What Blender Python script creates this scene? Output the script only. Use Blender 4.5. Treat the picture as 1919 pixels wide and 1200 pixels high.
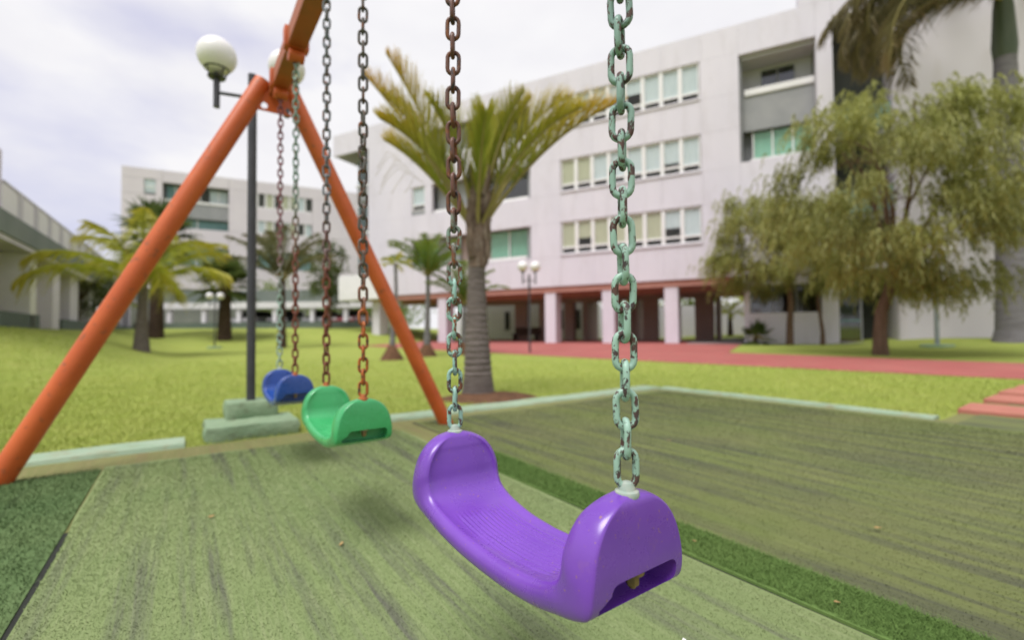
import bpy, bmesh, math, random
import numpy as np
from mathutils import Vector, Matrix

R = math.radians
random.seed(7)
rng = np.random.default_rng(11)
for o in list(bpy.data.objects):
    bpy.data.objects.remove(o)
S = bpy.context.scene
COL = S.collection

# ------------------------------------------------------------------ camera
cam_data = bpy.data.cameras.new('camera')
cam = bpy.data.objects.new('camera', cam_data)
COL.objects.link(cam)
S.camera = cam
cam_data.sensor_width = 36.0
cam_data.lens = 870.0 / 1919.0 * 36.0
cam_data.clip_start = 0.02
cam_data.clip_end = 3000
pitch = math.atan(22 / 870.0)
cam.matrix_world = (Matrix.Translation((0, 0, 0.75)) @ Matrix.Rotation(R(90) + pitch, 4, 'X')
                    @ Matrix.Rotation(R(-0.5), 4, 'Z'))
cam_data.dof.use_dof = True
cam_data.dof.focus_distance = 0.78
cam_data.dof.aperture_fstop = 2.0

# ------------------------------------------------------------------ world
SUN_EL, SUN_AZ = 64.0, 215.0          # azimuth measured clockwise from +Y (compass style)
world = bpy.data.worlds.new('World')
S.world = world
world.use_nodes = True
wn, wl = world.node_tree.nodes, world.node_tree.links
wn.clear()
w_out = wn.new('ShaderNodeOutputWorld')
w_bg = wn.new('ShaderNodeBackground')
w_bg.inputs['Strength'].default_value = 0.1
sky = wn.new('ShaderNodeTexSky')
sky.sky_type = 'NISHITA'
sky.sun_disc = False
sky.sun_elevation = R(SUN_EL)
sky.sun_rotation = R(SUN_AZ)
sky.air_density = 1.0
sky.dust_density = 1.5
w_tc = wn.new('ShaderNodeTexCoord')
w_map = wn.new('ShaderNodeMapping')
w_map.inputs['Scale'].default_value = (1.0, 1.0, 2.2)
w_map.inputs['Location'].default_value = (6.3, 5.2, 4.2)
w_n1 = wn.new('ShaderNodeTexNoise')
w_n1.inputs['Scale'].default_value = 1.7
w_n1.inputs['Detail'].default_value = 7
w_n1.inputs['Roughness'].default_value = 0.5
w_r1 = wn.new('ShaderNodeValToRGB')
w_r1.color_ramp.elements[0].position = 0.30
w_r1.color_ramp.elements[1].position = 0.475
w_n2 = wn.new('ShaderNodeTexNoise')
w_n2.inputs['Scale'].default_value = 4.3
w_n2.inputs['Detail'].default_value = 6
w_r2 = wn.new('ShaderNodeValToRGB')
w_r2.color_ramp.elements[0].position = 0.3
w_r2.color_ramp.elements[0].color = (4.9, 4.85, 5.1, 1)
w_r2.color_ramp.elements[1].position = 0.6
w_r2.color_ramp.elements[1].color = (5.35, 5.3, 5.42, 1)
w_mix = wn.new('ShaderNodeMix')
w_mix.data_type = 'RGBA'
w_blue = wn.new('ShaderNodeMix')       # thin veil of cloud over the open patches of sky
w_blue.data_type = 'RGBA'
w_blue.inputs[0].default_value = 0.82
w_blue.inputs[7].default_value = (3.7, 3.6, 4.7, 1)
wl.new(w_tc.outputs['Generated'], w_map.inputs['Vector'])
wl.new(w_map.outputs['Vector'], w_n1.inputs['Vector'])
wl.new(w_map.outputs['Vector'], w_n2.inputs['Vector'])
wl.new(w_n1.outputs['Fac'], w_r1.inputs['Fac'])
wl.new(w_n2.outputs['Fac'], w_r2.inputs['Fac'])
wl.new(sky.outputs['Color'], w_blue.inputs[6])
wl.new(w_r1.outputs['Color'], w_mix.inputs[0])
wl.new(w_blue.outputs[2], w_mix.inputs[6])
wl.new(w_r2.outputs['Color'], w_mix.inputs[7])
wl.new(w_mix.outputs[2], w_bg.inputs['Color'])
wl.new(w_bg.outputs['Background'], w_out.inputs['Surface'])

# ------------------------------------------------------------------ sun (soft, through thin cloud)
sun_d = bpy.data.lights.new('sun', 'SUN')
sun_d.energy = 2.0
sun_d.angle = R(32)
sun_d.color = (1.0, 0.98, 0.96)
sun = bpy.data.objects.new('sun', sun_d)
COL.objects.link(sun)
az = R(SUN_AZ)
sv = Vector((math.sin(az) * math.cos(R(SUN_EL)), math.cos(az) * math.cos(R(SUN_EL)), math.sin(R(SUN_EL))))
sun.rotation_euler = sv.to_track_quat('Z', 'Y').to_euler()

S.view_settings.view_transform = 'Standard'
S.view_settings.look = 'None'
S.view_settings.gamma = 1.0
S.view_settings.exposure = 0.83
S.view_settings.use_curve_mapping = False
S.render.engine = 'CYCLES'

# ================================================================== helpers
def tag(o, label=None, cat=None, group=None, kind=None):
    if label: o['label'] = label
    if cat: o['category'] = cat
    if group: o['group'] = group
    if kind: o['kind'] = kind
    return o

def empty(name, loc=(0, 0, 0), rz=0.0, parent=None):
    o = bpy.data.objects.new(name, None)
    o.empty_display_size = 0.1
    o.location = loc
    o.rotation_euler = (0, 0, rz)
    if parent: o.parent = parent
    COL.objects.link(o)
    return o

class MB:
    def __init__(self):
        self.v = []; self.f = []
    def add(self, vs, fs):
        n = len(self.v)
        self.v += [tuple(p) for p in vs]
        self.f += [tuple(i + n for i in f) for f in fs]
        return self
    def box(self, x0, x1, y0, y1, z0, z1):
        vs = [(x, y, z) for z in (z0, z1) for y in (y0, y1) for x in (x0, x1)]
        return self.add(vs, [(0, 2, 3, 1), (4, 5, 7, 6), (0, 1, 5, 4), (2, 6, 7, 3), (0, 4, 6, 2), (1, 3, 7, 5)])
    def poly_tube(self, pts, radii, n=10, caps=True):
        pts = [Vector(p) for p in pts]
        rings = []
        ref = None
        for i, p in enumerate(pts):
            t = (pts[min(i + 1, len(pts) - 1)] - pts[max(i - 1, 0)]).normalized()
            if ref is None:
                ref = Vector((1, 0, 0)) if abs(t.x) < 0.8 else Vector((0, 1, 0))
            ref = (ref - t * ref.dot(t)).normalized()
            b = t.cross(ref)
            r = radii[i] if hasattr(radii, '__len__') else radii
            rings.append([p + (ref * math.cos(2 * math.pi * k / n) + b * math.sin(2 * math.pi * k / n)) * r for k in range(n)])
        vs = [q for rg in rings for q in rg]
        fs = []
        for i in range(len(pts) - 1):
            for k in range(n):
                k2 = (k + 1) % n
                fs.append((i * n + k, i * n + k2, (i + 1) * n + k2, (i + 1) * n + k))
        if caps:
            fs.append(tuple(reversed(range(n))))
            m = (len(pts) - 1) * n
            fs.append(tuple(range(m, m + n)))
        return self.add(vs, fs)
    def lathe(self, prof, n=20, c=(0, 0, 0)):
        vs, fs = [], []
        for r, z in prof:
            for k in range(n):
                a = 2 * math.pi * k / n
                vs.append((c[0] + r * math.cos(a), c[1] + r * math.sin(a), c[2] + z))
        for i in range(len(prof) - 1):
            for k in range(n):
                k2 = (k + 1) % n
                fs.append((i * n + k, i * n + k2, (i + 1) * n + k2, (i + 1) * n + k))
        fs.append(tuple(reversed(range(n))))
        fs.append(tuple(range((len(prof) - 1) * n, len(prof) * n)))
        return self.add(vs, fs)
    def sphere(self, c, r, n=20, m=12):
        prof = [(max(1e-4, r * math.sin(math.pi * i / m)), -r * math.cos(math.pi * i / m)) for i in range(m + 1)]
        return self.lathe(prof, n, c)
    def prism(self, poly, y0, y1):
        """poly: list of (x, z); extruded along y."""
        n = len(poly)
        vs = [(x, y0, z) for x, z in poly] + [(x, y1, z) for x, z in poly]
        fs = [tuple(range(n)), tuple(reversed(range(n, 2 * n)))]
        for k in range(n):
            k2 = (k + 1) % n
            fs.append((k, k + n, k2 + n, k2))
        return self.add(vs, fs)
    def mesh(self, name, mat=None, smooth=False, bevel=0.0, seg=2):
        me = bpy.data.meshes.new(name)
        me.from_pydata(self.v, [], self.f)
        bm = bmesh.new()
        bm.from_mesh(me)
        bmesh.ops.recalc_face_normals(bm, faces=bm.faces)
        if bevel > 0:
            es = [e for e in bm.edges if len(e.link_faces) == 2 and e.calc_face_angle(0) > 0.6]
            bmesh.ops.bevel(bm, geom=es, offset=bevel, segments=seg, affect='EDGES', profile=0.5)
        bm.to_mesh(me)
        bm.free()
        if smooth:
            me.polygons.foreach_set('use_smooth', [True] * len(me.polygons))
            me.set_sharp_from_angle(angle=R(38))
        if mat:
            me.materials.append(mat)
        return me
    def build(self, name, mat, parent=None, smooth=False, bevel=0.0, seg=2, loc=None):
        o = bpy.data.objects.new(name, self.mesh(name, mat, smooth, bevel, seg))
        if parent: o.parent = parent
        if loc: o.location = loc
        COL.objects.link(o)
        return o

def link_mesh(name, me, parent=None, loc=(0, 0, 0), rot=(0, 0, 0), scale=None):
    o = bpy.data.objects.new(name, me)
    o.location = loc
    o.rotation_euler = rot
    if scale: o.scale = scale
    if parent: o.parent = parent
    COL.objects.link(o)
    return o

def np_mesh(name, verts, tri=None, quad=None, mat=None, attr=None, smooth=False):
    """fast mesh from numpy arrays; attr = per-vertex float stored as 'var'"""
    me = bpy.data.meshes.new(name)
    verts = np.asarray(verts, dtype=np.float32)
    me.vertices.add(len(verts))
    me.vertices.foreach_set('co', verts.ravel())
    loops, starts, tot = [], [], 0
    if tri is not None and len(tri):
        tri = np.asarray(tri, dtype=np.int32)
        loops.append(tri.ravel()); starts.append(np.arange(len(tri)) * 3); tot = len(tri) * 3
    if quad is not None and len(quad):
        quad = np.asarray(quad, dtype=np.int32)
        loops.append(quad.ravel()); starts.append(tot + np.arange(len(quad)) * 4)
    loops = np.concatenate(loops).astype(np.int32)
    starts = np.concatenate(starts).astype(np.int32)
    me.loops.add(len(loops))
    me.loops.foreach_set('vertex_index', loops)
    me.polygons.add(len(starts))
    me.polygons.foreach_set('loop_start', starts)
    if attr is not None:
        a = me.attributes.new('var', 'FLOAT', 'POINT')
        a.data.foreach_set('value', np.asarray(attr, dtype=np.float32))
    me.update(calc_edges=True)
    me.validate()
    if smooth:
        me.polygons.foreach_set('use_smooth', [True] * len(me.polygons))
    if mat: me.materials.append(mat)
    return me

# ------------------------------------------------------------------ materials
def principled(name, base=(0.5, 0.5, 0.5), rough=0.6, spec=0.4, metal=0.0, coat=0.0):
    m = bpy.data.materials.new(name)
    m.use_nodes = True
    b = m.node_tree.nodes['Principled BSDF']
    b.inputs['Base Color'].default_value = (*base, 1)
    b.inputs['Roughness'].default_value = rough
    b.inputs['Specular IOR Level'].default_value = spec
    b.inputs['Metallic'].default_value = metal
    b.inputs['Coat Weight'].default_value = coat
    return m, m.node_tree.nodes, m.node_tree.links, b

def coords(n, l, kind='Object', scale=(1, 1, 1)):
    tc = n.new('ShaderNodeTexCoord')
    mp = n.new('ShaderNodeMapping')
    mp.inputs['Scale'].default_value = scale
    if kind == 'World':
        g = n.new('ShaderNodeNewGeometry')
        l.new(g.outputs['Position'], mp.inputs['Vector'])
    else:
        l.new(tc.outputs[kind], mp.inputs['Vector'])
    return mp.outputs['Vector']

def noise(n, l, vec, scale, detail=4, rough=0.55, lo=0.35, hi=0.65):
    t = n.new('ShaderNodeTexNoise')
    t.inputs['Scale'].default_value = scale
    t.inputs['Detail'].default_value = detail
    t.inputs['Roughness'].default_value = rough
    l.new(vec, t.inputs['Vector'])
    r = n.new('ShaderNodeMapRange')
    r.inputs['From Min'].default_value = lo
    r.inputs['From Max'].default_value = hi
    l.new(t.outputs['Fac'], r.inputs['Value'])
    return r.outputs['Result']

def mixc(n, l, fac, a, b, mode='MIX'):
    m = n.new('ShaderNodeMix')
    m.data_type = 'RGBA'
    m.blend_type = mode
    if isinstance(fac, float): m.inputs[0].default_value = fac
    else: l.new(fac, m.inputs[0])
    for i, c in ((6, a), (7, b)):
        if isinstance(c, tuple): m.inputs[i].default_value = (*c, 1)
        else: l.new(c, m.inputs[i])
    return m.outputs[2]

def bump(n, l, b, h, strength=0.2, dist=0.01):
    bp = n.new('ShaderNodeBump')
    bp.inputs['Strength'].default_value = strength
    bp.inputs['Distance'].default_value = dist
    l.new(h, bp.inputs['Height'])
    l.new(bp.outputs['Normal'], b.inputs['Normal'])

def mat_noise(name, c1, c2, scale=3.0, rough=0.7, spec=0.3, c3=None, scale3=20, lo3=0.55, hi3=0.75,
              bmp=0.0, bscale=40, bdist=0.01, stretch=(1, 1, 1), kind='Object', coat=0.0, metal=0.0):
    m, n, l, b = principled(name, c1, rough, spec, metal, coat)
    v = coords(n, l, kind, stretch)
    col = mixc(n, l, noise(n, l, v, scale), c1, c2)
    if c3:
        col = mixc(n, l, noise(n, l, v, scale3, 5, 0.6, lo3, hi3), col, c3)
    l.new(col, b.inputs['Base Color'])
    if bmp > 0:
        bump(n, l, b, noise(n, l, v, bscale, 6, 0.6, 0, 1), bmp, bdist)
    return m

def mat_leaf(name, c1, c2, dry=(0.5, 0.3, 0.04), rough=0.5, trans=0.45):
    """foliage: c1..c2 by noise, 'var' attribute moves the colour to the dry tone; lets light through"""
    m, n, l, b = principled(name, c1, rough, 0.35)
    v = coords(n, l, 'World')
    col = mixc(n, l, noise(n, l, v, 2.3, 3), c1, c2)
    at = n.new('ShaderNodeAttribute')
    at.attribute_name = 'var'
    col = mixc(n, l, at.outputs['Fac'], col, dry)
    l.new(col, b.inputs['Base Color'])
    tr = n.new('ShaderNodeBsdfTranslucent')
    l.new(col, tr.inputs['Color'])
    mx = n.new('ShaderNodeMixShader')
    mx.inputs[0].default_value = trans
    l.new(b.outputs[0], mx.inputs[1])
    l.new(tr.outputs[0], mx.inputs[2])
    l.new(mx.outputs[0], n['Material Output'].inputs['Surface'])
    return m

def mat_chain(name, top, bot, z_mid, chip=(0.06, 0.04, 0.035), chip_amt=0.5, soft=0.25, rust=(0.20, 0.07, 0.025)):
    """old paint on steel chain: two coats that meet around z_mid, chipped down to dark metal and rust"""
    m, n, l, b = principled(name, top, 0.5, 0.4)
    g = n.new('ShaderNodeNewGeometry')
    sx = n.new('ShaderNodeSeparateXYZ')
    l.new(g.outputs['Position'], sx.inputs[0])
    nz = n.new('ShaderNodeTexNoise')
    nz.inputs['Scale'].default_value = 14
    l.new(g.outputs['Position'], nz.inputs['Vector'])
    ad = n.new('ShaderNodeMath'); ad.operation = 'MULTIPLY_ADD'
    ad.inputs[1].default_value = 0.5
    l.new(nz.outputs['Fac'], ad.inputs[0])
    l.new(sx.outputs['Z'], ad.inputs[2])
    mr = n.new('ShaderNodeMapRange')
    mr.inputs['From Min'].default_value = z_mid + 0.25 - soft
    mr.inputs['From Max'].default_value = z_mid + 0.25 + soft
    l.new(ad.outputs[0], mr.inputs['Value'])
    col = mixc(n, l, mr.outputs['Result'], bot, top)
    v = coords(n, l, 'World', (1, 1, 0.6))
    f = noise(n, l, v, 100, 6, 0.65, 0.62 - 0.2 * chip_amt, 0.66 - 0.2 * chip_amt)
    rc = mixc(n, l, noise(n, l, v, 60, 3, 0.5, 0.4, 0.6), chip, rust)
    col = mixc(n, l, f, col, rc)
    l.new(col, b.inputs['Base Color'])
    rr = n.new('ShaderNodeMapRange')
    rr.inputs['To Min'].default_value = 0.38
    rr.inputs['To Max'].default_value = 0.7
    l.new(f, rr.inputs['Value'])
    l.new(rr.outputs['Result'], b.inputs['Roughness'])
    bump(n, l, b, f, 0.35, -0.0012)
    return m

def mat_plastic(name, c1, c2, dirt):
    m, n, l, b = principled(name, c1, 0.27, 0.6, 0.0, 0.25)
    b.inputs['Coat Roughness'].default_value = 0.3
    v = coords(n, l, 'Object')
    col = mixc(n, l, noise(n, l, v, 9, 4), c1, c2)
    spots = noise(n, l, v, 160, 2, 0.5, 0.70, 0.74)
    col = mixc(n, l, spots, col, dirt)
    smear = noise(n, l, v, 26, 6, 0.7, 0.60, 1.15)
    col = mixc(n, l, smear, col, dirt)
    l.new(col, b.inputs['Base Color'])
    rr = n.new('ShaderNodeMapRange')
    rr.inputs['To Min'].default_value = 0.20
    rr.inputs['To Max'].default_value = 0.44
    l.new(noise(n, l, v, 17, 5, 0.6, 0.3, 0.8), rr.inputs['Value'])
    l.new(rr.outputs['Result'], b.inputs['Roughness'])
    bump(n, l, b, noise(n, l, v, 70, 4, 0.5, 0, 1), 0.06, 0.002)
    return m

def mat_glass(name, tint=(0.75, 0.9, 0.88), alpha=0.6, rough=0.05):
    m = bpy.data.materials.new(name)
    m.use_nodes = True
    n, l = m.node_tree.nodes, m.node_tree.links
    n.clear()
    out = n.new('ShaderNodeOutputMaterial')
    t = n.new('ShaderNodeBsdfTransparent'); t.inputs['Color'].default_value = (*tint, 1)
    g = n.new('ShaderNodeBsdfGlossy'); g.inputs['Roughness'].default_value = rough
    fr = n.new('ShaderNodeFresnel'); fr.inputs['IOR'].default_value = 1.5
    ad = n.new('ShaderNodeMath'); ad.operation = 'ADD'; ad.inputs[1].default_value = 1 - alpha - 0.3
    ad.use_clamp = True
    l.new(fr.outputs[0], ad.inputs[0])
    mx = n.new('ShaderNodeMixShader')
    gm = n.new('ShaderNodeNewGeometry')
    inv = n.new('ShaderNodeMath'); inv.operation = 'SUBTRACT'; inv.inputs[0].default_value = 1.0
    l.new(gm.outputs['Backfacing'], inv.inputs[1])
    mu = n.new('ShaderNodeMath'); mu.operation = 'MULTIPLY'
    l.new(ad.outputs[0], mu.inputs[0]); l.new(inv.outputs[0], mu.inputs[1])
    l.new(mu.outputs[0], mx.inputs[0]); l.new(t.outputs[0], mx.inputs[1]); l.new(g.outputs[0], mx.inputs[2])
    l.new(mx.outputs[0], out.inputs['Surface'])
    return m

M = {}
M['purple'] = mat_plastic('purple_plastic', (0.145, 0.043, 0.37), (0.17, 0.053, 0.415), (0.27, 0.13, 0.16))
M['green_p'] = mat_plastic('green_plastic', (0.035, 0.31, 0.10), (0.05, 0.375, 0.13), (0.06, 0.24, 0.09))
M['blue_p'] = mat_plastic('blue_plastic', (0.008, 0.045, 0.235), (0.012, 0.062, 0.295), (0.08, 0.15, 0.30))
M['orange'] = mat_noise('orange_paint', (0.47, 0.085, 0.018), (0.56, 0.115, 0.024), 5, 0.42, 0.45,
                        (0.20, 0.075, 0.035), 22, 0.60, 0.74, 0.08, 30, 0.003)
M['orange_beam'] = mat_noise('orange_beam_paint', (0.42, 0.10, 0.025), (0.34, 0.085, 0.024), 4, 0.5, 0.4,
                             (0.24, 0.10, 0.03), 6, 0.5, 0.8)
MINT, GREYP, RUSTP, ORNG, MAG = (0.30, 0.46, 0.375), (0.20, 0.23, 0.27), (0.17, 0.045, 0.025), (0.42, 0.11, 0.022), (0.22, 0.03, 0.07)
M['ch_pr'] = mat_chain('chain_paint_mint', (0.17, 0.27, 0.23), MINT, 1.05, (0.055, 0.04, 0.04), 0.52, 0.22, (0.10, 0.05, 0.04))
M['ch_pl'] = mat_chain('chain_paint_mint_and_rust', (0.13, 0.055, 0.035), (0.27, 0.45, 0.38), 0.93, (0.05, 0.04, 0.045), 0.62, 0.06)
M['ch_gr'] = mat_chain('chain_paint_dark_and_orange', (0.10, 0.095, 0.085), ORNG, 0.85, (0.05, 0.035, 0.03), 0.5, 0.12)
M['ch_gl'] = mat_chain('chain_paint_grey_and_red', (0.17, 0.19, 0.21), RUSTP, 1.15, (0.05, 0.03, 0.03), 0.5, 0.22)
M['ch_br'] = mat_chain('chain_paint_mint_and_brown', (0.25, 0.36, 0.31), (0.20, 0.05, 0.03), 1.35, (0.05, 0.035, 0.03), 0.45, 0.25)
M['ch_bl'] = mat_chain('chain_paint_red_and_mint', (0.20, 0.06, 0.08), (0.33, 0.47, 0.40), 1.15, (0.06, 0.04, 0.04), 0.4, 0.2)
M['bolt_pale'] = mat_noise('eye_bolt_pale_paint', (0.28, 0.36, 0.31), (0.38, 0.41, 0.35), 60, 0.55, 0.4, (0.16, 0.10, 0.06), 90, 0.6, 0.7)
M['bolt_rust'] = mat_noise('eye_bolt_rusty_orange', (0.40, 0.12, 0.03), (0.25, 0.08, 0.03), 60, 0.6, 0.3, (0.08, 0.04, 0.03), 90, 0.6, 0.7)
M['brass'] = mat_noise('old_brass_nut', (0.22, 0.15, 0.06), (0.14, 0.10, 0.05), 80, 0.5, 0.4, metal=0.4)
M['lamp_metal'] = mat_noise('dark_lamp_paint', (0.035, 0.035, 0.042), (0.05, 0.05, 0.058), 8, 0.42, 0.5)
M['lamp_pale_metal'] = mat_noise('grey_green_lamp_paint', (0.22, 0.25, 0.26), (0.27, 0.30, 0.30), 8, 0.5, 0.4)
M['globe'], _n, _l, _b = principled('opal_glass', (0.78, 0.755, 0.76), 0.25, 0.5)
_b.inputs['Subsurface Weight'].default_value = 0.0
M['green_conc'] = mat_noise('green_painted_concrete', (0.20, 0.29, 0.175), (0.25, 0.33, 0.21), 6, 0.8, 0.2,
                            (0.14, 0.15, 0.09), 11, 0.55, 0.8, 0.5, 35, 0.02)
M['kerb'] = mat_noise('pale_green_kerb_paint', (0.25, 0.345, 0.235), (0.30, 0.38, 0.275), 4, 0.8, 0.2,
                      (0.27, 0.23, 0.14), 9, 0.52, 0.8, 0.5, 40, 0.01)
M['wall'] = mat_noise('off_white_render', (0.62, 0.59, 0.66), (0.665, 0.63, 0.695), 0.6, 0.85, 0.2,
                      (0.52, 0.485, 0.52), 1.6, 0.5, 0.95, 0.05, 60, 0.004, (1, 1, 0.35))
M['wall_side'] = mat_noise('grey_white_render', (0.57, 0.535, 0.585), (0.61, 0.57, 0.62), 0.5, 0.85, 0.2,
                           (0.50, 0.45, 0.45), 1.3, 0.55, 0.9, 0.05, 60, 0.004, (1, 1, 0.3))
M['wall_far'] = mat_noise('pale_lilac_render', (0.62, 0.57, 0.62), (0.66, 0.61, 0.65), 0.4, 0.85, 0.2)
M['grey_panel'] = mat_noise('grey_render', (0.27, 0.275, 0.285), (0.32, 0.32, 0.33), 1.2, 0.8, 0.2)
M['grey_dark'] = mat_noise('dark_grey_render', (0.17, 0.175, 0.18), (0.20, 0.20, 0.21), 1.2, 0.8, 0.2)
M['white'] = mat_noise('white_frame_paint', (0.76, 0.745, 0.75), (0.80, 0.78, 0.79), 3, 0.5, 0.4)
M['terracotta'] = mat_noise('terracotta_paint', (0.45, 0.23, 0.19), (0.50, 0.26, 0.215), 1.5, 0.8, 0.2)
M['brown'] = mat_noise('brown_pier_paint', (0.40, 0.30, 0.275), (0.44, 0.33, 0.30), 1.0, 0.75, 0.25)
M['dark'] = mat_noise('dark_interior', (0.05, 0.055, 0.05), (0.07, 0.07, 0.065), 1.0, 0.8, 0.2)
M['blind_b'] = mat_noise('pale_blue_blind', (0.46, 0.54, 0.56), (0.54, 0.61, 0.63), 2.0, 0.8, 0.2, stretch=(8, 8, 0.5))
M['blind_y'] = mat_noise('pale_olive_blind', (0.40, 0.42, 0.30), (0.47, 0.48, 0.35), 2.0, 0.8, 0.2, stretch=(8, 8, 0.5))
M['curtain_g'] = mat_noise('green_curtain', (0.20, 0.42, 0.31), (0.26, 0.48, 0.36), 3.0, 0.8, 0.2, stretch=(9, 9, 0.4))
M['teal'] = mat_noise('teal_shade', (0.13, 0.25, 0.25), (0.18, 0.31, 0.31), 1.5, 0.5, 0.4)
M['glass'] = mat_glass('window_glass', (1.0, 1.0, 1.0), 0.695)
M['glass_teal'] = mat_glass('teal_glass', (0.35, 0.62, 0.57), 0.6)
M['glass_dark'] = mat_glass('dark_green_glass', (0.22, 0.36, 0.28), 0.6)
M['red_path'] = mat_noise('red_paving', (0.325, 0.093, 0.085), (0.375, 0.12, 0.105), 0.8, 0.85, 0.2,
                          (0.27, 0.12, 0.10), 3.0, 0.5, 0.8, 0.3, 30, 0.01, kind='World')
M['slab_red'] = mat_noise('red_concrete_slab', (0.37, 0.13, 0.10), (0.42, 0.165, 0.125), 3, 0.85, 0.2,
                          (0.33, 0.15, 0.10), 9, 0.52, 0.8, 0.4, 40, 0.01)
M['soil'] = mat_noise('brown_soil', (0.16, 0.085, 0.05), (0.11, 0.06, 0.035), 6, 0.95, 0.1,
                      (0.22, 0.12, 0.07), 15, 0.5, 0.8, 0.8, 30, 0.05)
M['bark_palm'] = mat_noise('ringed_palm_bark', (0.19, 0.16, 0.145), (0.12, 0.10, 0.09), 3.5, 0.9, 0.15,
                           (0.26, 0.22, 0.20), 5, 0.5, 0.8, 0.8, 6, 0.03, (1.5, 1.5, 12))
M['bark_grey'] = mat_noise('grey_ringed_bark', (0.20, 0.19, 0.20), (0.15, 0.14, 0.15), 2, 0.9, 0.15,
                           (0.12, 0.11, 0.12), 3, 0.5, 0.8, 0.5, 3, 0.03, (1, 1, 6))
M['bark_tree'] = mat_noise('brown_tree_bark', (0.12, 0.075, 0.05), (0.17, 0.11, 0.08), 5, 0.9, 0.15,
                           bmp=0.8, bscale=10, bdist=0.03, stretch=(3, 3, 0.6))
M['bark_dark'] = mat_noise('dark_palm_bark', (0.06, 0.04, 0.032), (0.09, 0.06, 0.045), 5, 0.9, 0.15)
M['fibre'] = mat_noise('old_leaf_bases', (0.22, 0.16, 0.12), (0.09, 0.06, 0.045), 7, 0.9, 0.15,
                       (0.30, 0.25, 0.20), 8, 0.5, 0.7, 0.9, 12, 0.03, (3, 3, 0.8))
M['shaft'] = mat_noise('green_crownshaft', (0.055, 0.075, 0.04), (0.075, 0.09, 0.05), 3, 0.5, 0.4, stretch=(4, 4, 0.4))
M['leaf_palm'] = mat_leaf('palm_leaf', (0.30, 0.37, 0.05), (0.40, 0.45, 0.07), (0.66, 0.42, 0.04))
M['leaf_yellow'] = mat_leaf('yellow_green_palm_leaf', (0.33, 0.39, 0.045), (0.41, 0.44, 0.05), (0.55, 0.42, 0.04))
M['leaf_dark'] = mat_leaf('dark_palm_leaf', (0.05, 0.09, 0.02), (0.09, 0.13, 0.035), (0.16, 0.14, 0.04))
M['leaf_grey'] = mat_leaf('grey_green_palm_leaf', (0.13, 0.15, 0.07), (0.18, 0.19, 0.09), (0.24, 0.18, 0.08))
M['leaf_bright'] = mat_leaf('bright_green_leaf', (0.13, 0.22, 0.03), (0.19, 0.28, 0.045), (0.30, 0.28, 0.06))
M['leaf_weep'] = mat_leaf('olive_weeping_leaf', (0.23, 0.245, 0.085), (0.32, 0.32, 0.11), (0.44, 0.46, 0.13))
M['leaf_royal'] = mat_leaf('royal_palm_leaf', (0.07, 0.085, 0.035), (0.11, 0.12, 0.05), (0.30, 0.22, 0.11))
M['leaf_tree'] = mat_leaf('mid_green_leaf', (0.06, 0.10, 0.025), (0.11, 0.15, 0.04), (0.18, 0.18, 0.05))
M['petiole'] = mat_noise('palm_petiole', (0.24, 0.20, 0.06), (0.30, 0.25, 0.09), 3, 0.6, 0.3)
M['gutter'] = mat_noise('grey_green_fascia', (0.17, 0.20, 0.185), (0.21, 0.235, 0.22), 0.7, 0.7, 0.3)
M['plinth'] = mat_noise('slate_green_plinth', (0.12, 0.15, 0.14), (0.15, 0.18, 0.165), 0.8, 0.8, 0.2)
M['stained'] = mat_noise('stained_cream_wall', (0.58, 0.53, 0.49), (0.52, 0.42, 0.30), 0.5, 0.85, 0.2, stretch=(0.4, 0.4, 2))
M['cool_wall'] = mat_noise('cool_grey_render', (0.47, 0.46, 0.50), (0.52, 0.50, 0.54), 1.0, 0.8, 0.2)
M['rail'] = mat_noise('pale_rail_paint', (0.55, 0.53, 0.56), (0.60, 0.58, 0.61), 2, 0.5, 0.4)
M['tyre'] = principled('tyre_rubber', (0.02, 0.02, 0.02), 0.8)[0]
M['rim'] = principled('wheel_rim', (0.4, 0.4, 0.42), 0.35, 0.5, 0.7)[0]
M['car_glass'] = principled('car_glass', (0.03, 0.035, 0.04), 0.08, 0.6)[0]
M['car_white'] = principled('car_white_paint', (0.62, 0.62, 0.63), 0.3, 0.5, 0, 0.6)[0]
M['car_red'] = principled('car_red_paint', (0.28, 0.02, 0.025), 0.3, 0.5, 0, 0.6)[0]
M['car_dark'] = principled('car_dark_paint', (0.03, 0.032, 0.037), 0.3, 0.5, 0, 0.6)[0]
M['car_silver'] = principled('car_silver_paint', (0.35, 0.36, 0.38), 0.3, 0.5, 0.3, 0.6)[0]
M['wood_dark'] = mat_noise('dark_brown_wood', (0.055, 0.03, 0.02), (0.08, 0.045, 0.03), 4, 0.6, 0.3, stretch=(1, 8, 8))
M['concrete'] = mat_noise('grey_concrete', (0.30, 0.29, 0.29), (0.35, 0.34, 0.33), 1.2, 0.9, 0.15)
M['leaf_litter'] = mat_noise('dry_leaf', (0.42, 0.30, 0.13), (0.30, 0.17, 0.07), 30, 0.8, 0.2)
M['paper'] = principled('scrap_paper', (0.75, 0.74, 0.72), 0.7)[0]

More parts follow.
